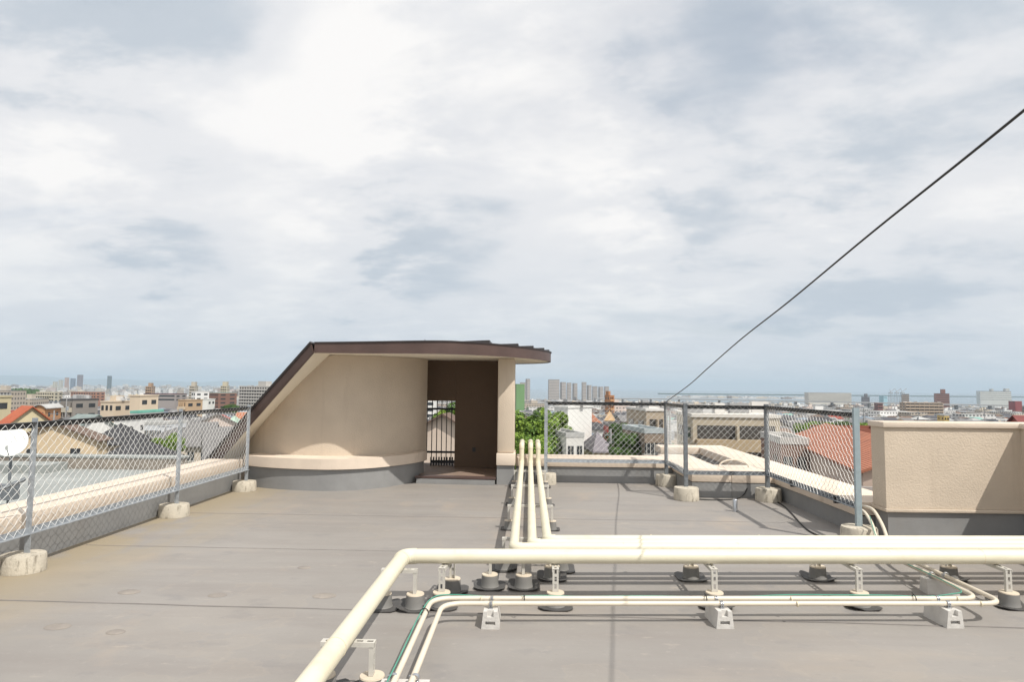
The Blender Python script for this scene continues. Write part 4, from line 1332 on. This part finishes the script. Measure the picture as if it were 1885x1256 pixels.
pxhouse('white_flat_house', 'white flat-roofed house under the first panel of the right fence', 1003, 1075, 797, 72, 'flat', (.66, .65, .62), 'light grey', 8, R(14), .4)
pxhouse('lilac_roof_house', 'house with a broad greyish lilac roof behind the fence', 1070, 1128, 801, 82, 'hip', 'yellowish', (.22, .20, .22), 8, R(6), 2.2)
pxhouse('orange_hip_house', 'house with orange brown hipped roof right of the white block', 1072, 1104, 762, 165, 'hip', 'white', (.32, .13, .07), 9, R(10), 2.5)
pxhouse('apricot_roof_house', 'house with a pale apricot roof behind the fence', 1106, 1138, 758, 180, 'hip', 'cream', (.48, .32, .17), 9, R(-8), 2.6)
pxhouse('red_wall_house', 'small house with red wall left of the concrete flats', 1112, 1136, 780, 120, 'flat', (.32, .07, .06), 'grey', 6, 0, .4)
block('concrete_flats', 'long concrete flats with deep balconies behind the right fence', 1228, 1440, 769, 72, (.44, .38, .29), 10, R(-3), 3, 2, 'balcony', bal=(.40, .31, .20), rc=(.60, .57, .52), fh=2.9, top_off=.9)
block('concrete_flats', 'shorter concrete flats with white roof left of the long ones', 1150, 1226, 757, 96, (.40, .33, .25), 10, R(8), 3, 2, 'balcony', bal=(.42, .35, .26), rc=(.62, .60, .57), fh=3.2, top_off=1.2)
pxhouse('canopy_house', 'brown house with a pale blue flat roof in front of the concrete flats', 1146, 1218, 789, 66, 'flat', (.24, .19, .145), (.36, .40, .41), 7, R(10), .4, 'building', nwin=5)
pxhouse('brown_flat_house', 'brown house with white roof edge beside the last fence panel', 1405, 1478, 806, 50, 'flat', (.20, .12, .09), (.42, .41, .39), 7, R(-8), .4)
house('orange_roof_hall', 'long pinkish building with an orange metal roof left of the tall cream wall', 23.9, 47.0, 24, 6.4, 0, R(77.4), 'gable', (.52, .41, .34), (.36, .13, .07), 'building', top=-2.75, rh=1.3, wins=False, ov=.3)
house('pink_annex', 'low pinkish annex with a grey flat roof below the last fence panel', 15.4, 33.0, 5.0, 6.0, 0, R(77.4), 'flat', (.52, .41, .34), (.33, .30, .28), 'building', top=-3.9, wins=False)
pxhouse('long_red_roof_hall', 'low long hall with a dark red roof behind the orange roof', 1490, 1660, 790, 70, 'flat', (.40, .36, .32), (.22, .075, .05), 7, 0, .4, 'building')
block('harbour_slab', 'long white slab building by the water, right of centre', 1481, 1566, 723.5, 2350, (.56, .53, .47), 40, R(-2), 8, 14, 'band', 'building', fh=4)
block('dark_red_block', 'dark reddish brown block above the tall cream wall', 1607, 1627, 743, 820, (.20, .10, .09), 14, R(-10), 4, 4, 'band', 'building', fh=4)
block('beige_apartments', 'long beige apartments with balcony rows above the tall cream wall', 1656, 1735, 742, 760, (.42, .33, .25), 14, R(-6), 5, 8, 'balcony', fh=3.4)
block('brown_tower_block', 'brown twin tower block on the skyline at right', 1714, 1752, 725, 1500, (.26, .13, .10), 24, R(-24), 7, 4, 'band', 'apartment tower', fh=4.4, topbox=((-.05, .25, 10),))
block('grey_tower_block', 'grey brown apartment tower left of the brown twin one', 1655, 1677, 726, 1500, (.33, .28, .24), 18, R(-20), 7, 4, 'band', 'apartment tower', fh=4.4)
block('port_warehouse', 'huge white harbour warehouse with dark roof units at the far right', 1793, 1864, 720.5, 2600, (.62, .62, .58), 60, R(-22), 5, 6, 'band', 'warehouse', fh=8, rc=(.12, .15, .18), topbox=((-.1, -.03, 9), (.36, .48, 11)))
block('dark_office', 'small dark office with a roof tower right of the long white slab', 1584, 1602, 731, 1700, (.16, .15, .16), 16, R(-10), 4, 3, 'band', 'building', fh=4, topbox=((-.1, .25, 8),))
block('white_works', 'white works building with a pale blue tank house by the harbour', 1618, 1633, 729, 2300, (.30, .48, .55), 30, 0, 2, 2, 'band', 'building', fh=6)
block('maroon_store', 'store with a dark red upper band at the far right', 1855, 1882, 739, 1150, (.25, .06, .06), 20, R(-8), 1, 2, 'none', 'building', rc=(.55, .53, .52))
pxhouse('ochre_house', 'ochre yellow house just above the coping of the tall cream wall', 1726, 1746, 764, 330, 'flat', (.55, .40, .15), 'light grey', 8, R(-10), .4)
pxhouse('maroon_car_port', 'dark red roofed shed at the right end above the cream wall', 1866, 1900, 768, 110, 'gable', (.30, .08, .06), (.20, .05, .045), 6, R(-20), 1.2, 'shed', wins=False)

# --- utility poles standing among the houses
for i_, (px, py, dist, lab) in enumerate(((123, 733, 150, 'in front of the dark balcony apartments'), (100, 756, 118, 'beside the orange tiled house'), (305, 779, 100, 'among the roofs behind the middle left fence panel'), (1124, 790, 70, 'behind the first right fence panel'),
                                          (1233, 752, 60, 'beside the inner fence corner'), (1340, 742, 150, 'above the long concrete flats'), (1590, 752, 140, 'beside the last fence post'), (1690, 757, 210, 'above the cream wall coping, left'), (1812, 752, 240, 'above the cream wall coping, right'),
                                          (1060, 742, 200, 'above the tall white block'), (215, 745, 220, 'before the long cream building'), (395, 748, 160, 'above the right part of the left fence'))):
    c = at(px, py, dist)
    z0 = zt(c.x, c.y) - .5
    o = thing('utility_pole', 'slim pale utility pole ' + lab, 'utility pole', (c.x, c.y, z0), R(12 * i_), 'utility poles in the town')
    hh = c.z - z0
    MB().tube([(0, 0, 0), (0, 0, hh)], [.17, .11], 8).build('pole', 'road_concrete', o, True)
    MB().box(-.9, .9, -.05, .05, hh - .7, hh - .58).build('crossarm', 'galv_dark', o)
    MB().box(-.65, .65, .06, .14, hh - 1.5, hh - 1.4).build('crossarm', 'galv_dark', o)
    MB().lathe([(.24, hh - 2.9), (.24, hh - 2.1), (.1, hh - 2.0)], .32, 0, 10).build('transformer', 'galv_light', o, True)

for ob in [q for q in bpy.data.objects if q.parent is None and q.name.split('.')[0] in ('concrete_flats', 'long_cream_building', 'balcony_apartments', 'white_stair_tower', 'slab_apartments', 'cream_long_apartments', 'beige_apartments')]:
    wl = [q for q in ob.children if q.name.startswith('wall')][0]
    h_, w_, d_w = wl.scale.z, wl.scale.x, wl.scale.y
    rr_ = random.Random(int(w_ * 100))
    for k in range(6):
        x_ = (-.45 + .9 * k / 5) * w_ + rr_.uniform(-.5, .5)
        y_ = rr_.uniform(-.3, .3) * d_w
        a_ = rr_.uniform(.4, 1.1) * (1 if d_w < 12 else 2)
        ubox('roof_unit', 'house_wall', ob, x_ - a_, x_ + a_, y_ - .5, y_ + .5, h_ + .36, h_ + .36 + rr_.uniform(.5, 1.3), rr_.choice(((.5, .5, .5), (.62, .6, .57), (.3, .3, .3))))

# --- elevated roads


def road(label, pts, w, th_, group='elevated roads'):
    o = thing('elevated_road', label, 'road bridge', (pts[0][0], pts[0][1], pts[0][2]), 0, group)
    P = [Vector(p) - Vector(pts[0]) for p in pts]
    m_ = MB()
    for i, p in enumerate(P):
        m_.v += [(p.x, p.y - w / 2, p.z), (p.x, p.y - w / 2, p.z + th_), (p.x, p.y + w / 2, p.z + th_), (p.x, p.y + w / 2, p.z)]
        if i:
            a = 4 * i - 4
            m_.f += [(a, a + 4, a + 5, a + 1), (a + 1, a + 5, a + 6, a + 2), (a + 2, a + 6, a + 7, a + 3), (a + 3, a + 7, a + 4, a)]
    m_.build('deck', 'road_concrete', o)
    for p, q in zip(P, P[1:]):
        n = max(1, int((q - p).length / 60))
        for k in range(n):
            c_ = p + (q - p) * (k / n)
            gz = zt(c_.x + pts[0][0], c_.y + pts[0][1]) - pts[0][2]
            ubox('pier', 'road_concrete', o, c_.x - 1.6, c_.x + 1.6, c_.y - 4, c_.y + 4, gz - 1, c_.z)
    return o


def lift(px, py, y):
    c_ = at(px, py, y)
    return (c_.x, c_.y, c_.z)


road('grey elevated motorway crossing the right half of the town', [lift(1095, 735, 1500), lift(1250, 736.5, 1480), lift(1400, 739, 1450), lift(1600, 743, 1400), lift(1760, 746.5, 1380), lift(1950, 750, 1340)], 18, 2.6)

# --- harbour cranes, breakwater
for i_, (px, lab) in enumerate(((1640, 'left'), (1651, 'middle'), (1661, 'right'))):
    c = at(px, 727, 3600)
    o = thing('harbour_crane', lab + ' one of three pale harbour cranes on the far right skyline', 'crane', (c.x, c.y, -61), 0, 'harbour cranes')
    mtop = at(px, 717, 3600).z + 61
    for sx_ in (-9, 9):
        for sy_ in (-8, 8):
            MB().tube([(sx_, sy_, 0), (sx_ * .6, sy_, mtop * .72)], 1.3, 6).build('leg', 'road_concrete', o)
    MB().box(-8, 8, -9, 9, mtop * .70, mtop * .77).build('frame', 'road_concrete', o)
    MB().tube([(-8, 0, mtop * .75), (24, 0, mtop * 1.06)], 1.5, 6).build('boom', 'road_concrete', o)
    MB().tube([(0, 0, mtop * .75), (-6, 0, mtop)], 1.2, 6).build('mast', 'road_concrete', o)
isl = MB()
for (px0, px1, y0, y1, hh) in ((1225, 1490, 4300, 4700, 1.5),):
    a, b_ = at(px0, 720, y0), at(px1, 720, y0)
    c_, d_ = at(px1, 720, y1), at(px0, 720, y1)
    isl.prism([(a.x, a.y), (b_.x, b_.y), (c_.x, c_.y), (d_.x, d_.y)], -66, -60 + hh)
struct(isl.build('harbour_island', 'road_concrete'))
a, b_ = at(1215, 716, 7000), at(1980, 722, 7400)
bw = MB()
bw.prism([(a.x, a.y), (b_.x, b_.y), (b_.x, b_.y + 120), (a.x, a.y + 120)], -66, -48)
struct(bw.build('breakwater_island', 'hill_green'))

# ------------------------------------------------------------------ trees


def leaf_mesh(name, R_, H_, n, leaf, seed, lobes=9):
    """crown: leaf-sized quads spread through lobed volumes with gaps between them; origin at crown base"""
    rg_ = random.Random(seed)
    L_ = []
    for _ in range(lobes):
        a = rg_.uniform(0, 6.28)
        q = rg_.uniform(.15, .72)
        zc = rg_.uniform(.22, .82)
        q *= (1 - .45 * abs(zc - .45))
        L_.append((Vector((R_ * q * math.cos(a), R_ * q * math.sin(a), H_ * zc)), R_ * rg_.uniform(.20, .38)))
    L_.append((Vector((0, 0, H_ * .62)), R_ * .5))
    m_ = MB()
    for _ in range(n):
        c, r_ = rg_.choice(L_)
        dv = Vector((rg_.gauss(0, 1), rg_.gauss(0, 1), rg_.gauss(0, 1))).normalized()
        p = c + Vector((dv.x, dv.y, dv.z * .8)) * r_ * (rg_.uniform(.55, 1.0) ** .5)
        nn = (dv + Vector((rg_.gauss(0, .5), rg_.gauss(0, .5), rg_.gauss(0.35, .5)))).normalized()
        t1 = nn.orthogonal().normalized()
        t1 = (Matrix.Rotation(rg_.uniform(0, 6.28), 3, nn) @ t1)
        t2 = nn.cross(t1)
        s_ = leaf * rg_.uniform(.6, 1.3)
        o_ = len(m_.v)
        m_.v += [tuple(p - t1 * s_), tuple(p + t2 * s_ * .55), tuple(p + t1 * s_), tuple(p - t2 * s_ * .55)]
        m_.f.append((o_, o_ + 1, o_ + 2, o_ + 3))
    return m_.mesh(name)


CROWN = [leaf_mesh('crown_mesh', 3.6, 6.2, 15000, .15, 41 + k, 24) for k in range(3)]
SMALL = [leaf_mesh('small_crown_mesh', 1.9, 3.4, 1500, .20, 61 + k, 7) for k in range(4)]
for me in CROWN[:2] + SMALL[:1]:
    me.materials.append(MATS['leaf_bright'])
for me in CROWN[2:] + SMALL[1:]:
    me.materials.append(MATS['leaf_dark'])


def trunk_mesh(h, r_):
    m_ = MB().tube([(0, 0, 0), (.05, 0, h * .35), (0, .08, h * .7), (.05, .05, h)], [r_, r_ * .8, r_ * .6, r_ * .35], 8)
    for k in range(5):
        a = k * 1.3
        m_.tube([(0, 0, h * (.5 + .07 * k)), (h * .16 * math.cos(a), h * .16 * math.sin(a), h * (.68 + .06 * k)), (h * .26 * math.cos(a), h * .26 * math.sin(a), h * (.80 + .05 * k))], [r_ * .4, r_ * .28, r_ * .15], 6)
    return m_.mesh('trunk')


TR = trunk_mesh(8.0, .32)
TR.materials.append(MATS['bark'])


def tree(label, x, y, top, crown, sc, rz, group='trees in the town', hc=6.2):
    z0 = zt(x, y) - .3
    o = thing('tree', label, 'tree', (x, y, z0), rz, group)
    ch = hc * sc
    c_ = link('crown', crown, None, o)
    c_.location = (0, 0, max(0.4, top - z0 - ch))
    c_.scale = (sc, sc, sc)
    t2 = link('trunk', TR, None, o)
    hh = max(1.5, top - z0 - ch * .35)
    t2.scale = (sc * .9, sc * .9, hh / 8.0)
    TAKEN.append((x, y, 1.2 * sc))
    return o


for px, py, dist, k, sc, lab in ((962, 739, 76, 0, 1.4, 'tall bright green tree just right of the pillar'), (1006, 745, 84, 1, 1.15, 'tall green tree behind the left end of the right fence'), (974, 784, 62, 0, .85, 'low round bright green tree in front of the tall ones by the pillar'),
                                 (1025, 770, 88, 0, .95, 'bright tree behind the first fence panel beside the white block'), (838, 736, 100, 1, 1.2, 'green tree at the top of the doorway opening'), (880, 752, 82, 2, 1.2, 'dark green tree behind the doorway wall'),
                                 (1150, 792, 68, 2, .62, 'dark tree in the gap beside the pale blue building'), (1143, 775, 96, 2, .7, 'dark tree behind the lilac roof'),
                                 (300, 800, 76, 0, .48, 'bright shrub-like tree between roofs behind the left fence'), (322, 795, 80, 1, .5, 'bright tree by the second left fence post'),
                                 (425, 742, 300, 2, 1.3, 'round dark tree in front of the slab apartments')):
    c = at(px, py, dist)
    tree(lab, c.x, c.y, c.z, CROWN[k], sc, px * .37)
for i_, px in enumerate((1484, 1500, 1517, 1535, 1553, 1572, 1592)):
    c = at(px, 771 + (i_ % 3) * 2, 92 + (i_ % 2) * 3)
    tree('%s tree of the green row beyond the last fence panel' % ('first', 'second', 'third', 'fourth', 'fifth', 'sixth', 'seventh')[i_], c.x, c.y, c.z, CROWN[(i_ * 2) % 3], .55, i_ * 1.9, 'row of trees on the right')

# wooded hill on the far left
hc_ = at(40, 720, 1150)
wm = MB()
rg = random.Random(77)
hx, hy = hc_.x, hc_.y


def hill_h(dx, dy):
    q = (dx / 130) ** 2 + (dy / 80) ** 2
    return 30 * math.exp(-q * 1.6)


for _ in range(9000):
    dx, dy = rg.gauss(0, 75), rg.gauss(0, 45)
    z0 = zt(hx + dx, hy + dy)
    c = Vector((hx + dx, hy + dy, z0 + hill_h(dx, dy) + rg.uniform(-3.5, 3.0)))
    nn = Vector((rg.gauss(0, .6), rg.gauss(-.4, .6), rg.gauss(.6, .4))).normalized()
    t1 = nn.orthogonal().normalized()
    t2 = nn.cross(t1)
    s_ = rg.uniform(1.2, 2.6)
    o_ = len(wm.v)
    wm.v += [tuple(c - t1 * s_), tuple(c + t2 * s_ * .8), tuple(c + t1 * s_), tuple(c - t2 * s_ * .8)]
    wm.f.append((o_, o_ + 1, o_ + 2, o_ + 3))
TAKEN.append((hx, hy, 110))
stuff(wm.build('wooded_hill', 'leaf_dark'))
hm = MB()
n = 20
for i in range(n + 1):
    for j in range(n + 1):
        dx, dy = -260 + 520 * i / n, -160 + 320 * j / n
        e_ = i in (0, n) or j in (0, n)
        hm.v.append((hx + dx, hy + dy, zt(hx + dx, hy + dy) + (hill_h(dx, dy) - 2 if not e_ else -3)))
for i in range(n):
    for j in range(n):
        a = i * (n + 1) + j
        hm.f.append((a, a + n + 1, a + n + 2, a + 1))
struct(hm.build('hill', 'hill_green', None, True))

# ------------------------------------------------------------------ the town's many houses
rg = random.Random(2024)
wk, rk = list(WALLS), list(ROOFS)
wwt = [5, 8, 4, 5, 2, 2, .5, 1]
rwt = [8, 9, 3, .35, 2.5, .15, 5, .2, 4]
cells = []
for band, (r0, r1, sp) in enumerate(((50, 330, 9.8), (330, 900, 10.6), (900, 2650, 19.0))):
    ca, sa = math.cos(.22), math.sin(.22)
    n = int(r1 / sp) + 2
    for i in range(-n, n + 1):
        if i % 7 == 3 and band < 2:
            continue                              # streets
        for j in range(0, n + 1):
            if j % 6 == 2 and band < 2:
                continue
            gx = i * sp + rg.uniform(-1, 1) * sp * .16
            gy = j * sp + rg.uniform(-1, 1) * sp * .16
            x, y = gx * ca - gy * sa, gx * sa + gy * ca
            r = math.hypot(x, y)
            az = math.atan2(x, y) if y > 0 else 9
            if r0 <= r < r1 and -.78 < az < .74:
                cells.append((r, az, x, y, band))
cells.sort()


def region(az, r):
    p = 974 + math.tan(az) * F
    side = 'past the left fence' if p < 470 else 'behind the stair house' if p < 945 else 'past the first panels' if p < 1230 else 'past the right fence' if p < 1590 else 'above the cream wall'
    dist = 'near' if r < 110 else 'farther' if r < 190 else 'distant'
    return dist, side


count = 0
HOUSES = {}
far_v, far_f, far_c, far_uv = [], [], [], []


def far_building(x, y, w, d, h, rot, kind, wc, rc, rh=2.2, sink=1.0):
    z0 = zt(x, y) - sink
    c, s_ = math.cos(rot), math.sin(rot)

    def P(a, b_, z):
        return (x + a * c - b_ * s_, y + a * s_ + b_ * c, z0 + z)

    def quad(pts, col, uvs):
        o = len(far_v)
        far_v.extend(pts)
        far_f.append(tuple(range(o, o + len(pts))))
        far_c.extend([col] * len(pts))
        far_uv.extend(uvs)
    a, b_ = w / 2, d / 2
    cr = [(-a, -b_), (a, -b_), (a, b_), (-a, b_)]
    for k in range(4):
        (x0, y0), (x1, y1) = cr[k], cr[(k + 1) % 4]
        ln = w if k % 2 == 0 else d
        quad([P(x0, y0, 0), P(x1, y1, 0), P(x1, y1, h), P(x0, y0, h)], wc, [(0, h % 2.9 * 0), (ln, 0), (ln, h), (0, h)])
    no = [(-9, -9)] * 4
    if kind == 'flat':
        quad([P(-a - .2, -b_ - .2, h + .02), P(a + .2, -b_ - .2, h + .02), P(a + .2, b_ + .2, h + .02), P(-a - .2, b_ + .2, h + .02)], rc, no)
        if h > 12:
            q = .25
            for (u0, v0), (u1, v1) in ((((-a * q), -b_ * q), (a * q, -b_ * q)), ((a * q, -b_ * q), (a * q, b_ * q)), ((-a * q, b_ * q), (-a * q, -b_ * q))):
                quad([P(u0, v0, h), P(u1, v1, h), P(u1, v1, h + 3), P(u0, v0, h + 3)], wc, no)
    else:
        a += .5
        b_ += .5
        k = 0 if False else (a if kind == 'gable' else max(0, a - b_))
        A, B, C_, D_, E, G = P(-a, -b_, h - .1), P(a, -b_, h - .1), P(a, b_, h - .1), P(-a, b_, h - .1), P(-k, 0, h + rh), P(k, 0, h + rh)
        quad([A, B, G, E], rc, no)
        quad([C_, D_, E, G], rc, no)
        ec = wc if kind == 'gable' else rc
        quad([B, C_, G], ec, no[:3])
        quad([D_, A, E], ec, no[:3])


for r, az, x, y, band in cells:
    if band == 0:
        w, d, h = rg.uniform(6.2, 9.2), rg.uniform(5.8, 7.6), rg.uniform(4.8, 6.2)
    elif band == 1:
        w, d, h = rg.uniform(6.5, 9.6), rg.uniform(6, 8.2), rg.uniform(4.8, 7.6)
    else:
        w, d, h = rg.uniform(8, 16), rg.uniform(8, 12), rg.uniform(5.5, 11)
    if r > (560 if az > -.05 else 420) and rg.random() < (.025 if band == 1 else .07):
        w, d, h = rg.uniform(14, 30), rg.uniform(10, 14), rg.uniform(9, 15 if az > -.1 else 22)
    if not free(x, y, w * .5) or (r < 92 and az < -.30) or (r < 78 and .28 < az):
        continue
    if rg.random() < .05:
        continue
    kind = rg.choices(('gable', 'hip', 'flat'), (4, 4, 3 if band == 0 else 5))[0]
    if h > 9:
        kind = 'flat'
    wn_ = rg.choices(wk, wwt)[0]
    rn_ = rg.choices(rk, rwt)[0]
    if kind == 'flat':
        rn_ = rg.choice(('light grey', 'light grey', 'grey', 'blue grey'))
    jit = rg.uniform(.82, 1.15)
    wc = tuple(min(.8, v_ * jit) for v_ in WALLS[wn_])
    jr = rg.uniform(.75, 1.25)
    rc = tuple(v_ * jr for v_ in ROOFS[rn_])
    rot = .22 + rg.choice((0, 0, math.pi / 2)) + rg.uniform(-.08, .08)
    if abs(rot) > 1 and band == 0:
        w, d = d, w
    if count < 285 and band == 0:
        # seen only if its roof rises into the strip above the parapets
        rowpx = (EYE - (zt(x, y) + h)) / y * F
        if rowpx > 150 or abs(az) > .72:
            continue
        dd, side = region(az, r)
        ppx = 974 + math.tan(az) * F
        if 500 < ppx < 785 or 850 < ppx < 935:
            far_building(x, y, w, d, h, rot, kind, wc, rc, d * .24)
            continue
        lab = '%s%s %s house with %s %s roof %s' % ('small ' if w < 8.2 else 'broad ' if w > 9.6 else '', dd, wn_, rn_, {'gable': 'gabled', 'hip': 'hipped', 'flat': 'flat'}[kind], side)
        HOUSES.setdefault(lab, []).append((ppx, None))
        HOUSES[lab][-1] = (ppx, lab)
        ho = house('house', lab, x, y, w, d, h, rot, kind, wc, rc, 'house', 'houses of the town below', wins=True)
        HOUSES[lab][-1] = (ppx, ho)
        count += 1
    else:
        far_building(x, y, w, d, h, rot, kind, wc, rc, d * .24)
for lab, lst in HOUSES.items():
    if len(lst) < 2:
        continue
    lst.sort(key=lambda q: q[0])
    words = {2: ('left one', 'right one'), 3: ('left one', 'middle one', 'right one'), 4: ('leftmost', 'second from left', 'third from left', 'rightmost')}.get(len(lst))
    for i_, (p_, ho) in enumerate(lst):
        if words:
            ho['label'] = lab + ', ' + words[i_]
# the plain to the far left
for _ in range(5200):
    az = rg.uniform(-.80, -.02)
    r = 2650 + (rg.random() ** 1.6) * 9500
    x, y = r * math.sin(az), r * math.cos(az)
    k = r / 2650
    big = rg.random() < .16
    far_building(x, y, rg.uniform(12, 30) * k ** .6, rg.uniform(12, 22) * k ** .5, rg.uniform(7, 14) * (rg.uniform(1.6, 3.6) if big else 1.0), rg.uniform(0, 1.5), 'flat',
                 (lambda q_, j_: tuple(v_ * j_ for v_ in q_))(WALLS[rg.choices(wk, wwt)[0]], rg.uniform(.75, 1.1)), ROOFS[rg.choice(('light grey', 'grey', 'blue grey', 'brown'))])
# harbour sheds on the island
for _ in range(90):
    p_ = at(rg.uniform(1235, 1480), 720, rg.uniform(4330, 4670))
    c, s_ = 1, 0
    zsave = rg.uniform(6, 16)
    far_building(p_.x, p_.y, rg.uniform(20, 70), rg.uniform(15, 30), zsave + 8, rg.uniform(-.2, .2), 'flat', WALLS[rg.choice(('white', 'pale grey', 'cream', 'brown'))], ROOFS['light grey'])
me = bpy.data.meshes.new('distant_town')
me.from_pydata(far_v, [], far_f)
ca_ = me.color_attributes.new('Col', 'FLOAT_COLOR', 'POINT')
ca_.data.foreach_set('color', [q for c_ in far_c for q in (*c_, 1)])
ul = me.uv_layers.new(name='UVMap')
ul.data.foreach_set('uv', [q for uv_ in far_uv for q in uv_])
stuff(link('distant_town', me, 'town'))
# small trees scattered through the town
tmn = MB()
for r, az, x, y, band in cells:
    if band > 1 and rg.random() > .10:
        continue
    if band < 2 and rg.random() > .17:
        continue
    x += rg.uniform(-.5, .5) * 12
    y += rg.uniform(-.5, .5) * 12
    if r < 60:
        continue
    z0 = zt(x, y)
    hgt = rg.uniform(3, 6.5) * (1.0 if band < 2 else 1.6)
    for _ in range(60 if r < 250 else 26 if r < 600 else 12):
        dv = Vector((rg.gauss(0, 1), rg.gauss(0, 1), rg.gauss(0, 1))).normalized()
        c = Vector((x, y, z0 + hgt * .62)) + Vector((dv.x * hgt * .36, dv.y * hgt * .36, dv.z * hgt * .40)) * rg.uniform(.6, 1)
        nn = (dv + Vector((rg.gauss(0, .5), rg.gauss(0, .5), .3))).normalized()
        t1 = nn.orthogonal().normalized()
        t2 = nn.cross(t1)
        s_ = (.35 if r < 250 else .7 if r < 600 else 1.3) * rg.uniform(.7, 1.3)
        o_ = len(tmn.v)
        tmn.v += [tuple(c - t1 * s_), tuple(c + t2 * s_ * .7), tuple(c + t1 * s_), tuple(c - t2 * s_ * .7)]
        tmn.f.append((o_, o_ + 1, o_ + 2, o_ + 3))
stuff(tmn.build('town_greenery', 'leaf_dark'))

# ------------------------------------------------------------------ haze over the town
hz = bpy.data.materials.new('haze')
hz.use_nodes = True
hn = hz.node_tree.nodes
hn.remove(hn['Principled BSDF'])
pv = hn.new('ShaderNodeVolumePrincipled')
pv.inputs['Color'].default_value = (.70, .86, 1.0, 1)
pv.inputs['Density'].default_value = 8.5e-5
hz.node_tree.links.new(pv.outputs[0], hn['Material Output'].inputs['Volume'])
MATS['haze'] = hz
stuff(MB().box(-31000, 31000, -31000, 31000, -70, 260).build('haze', 'haze'))
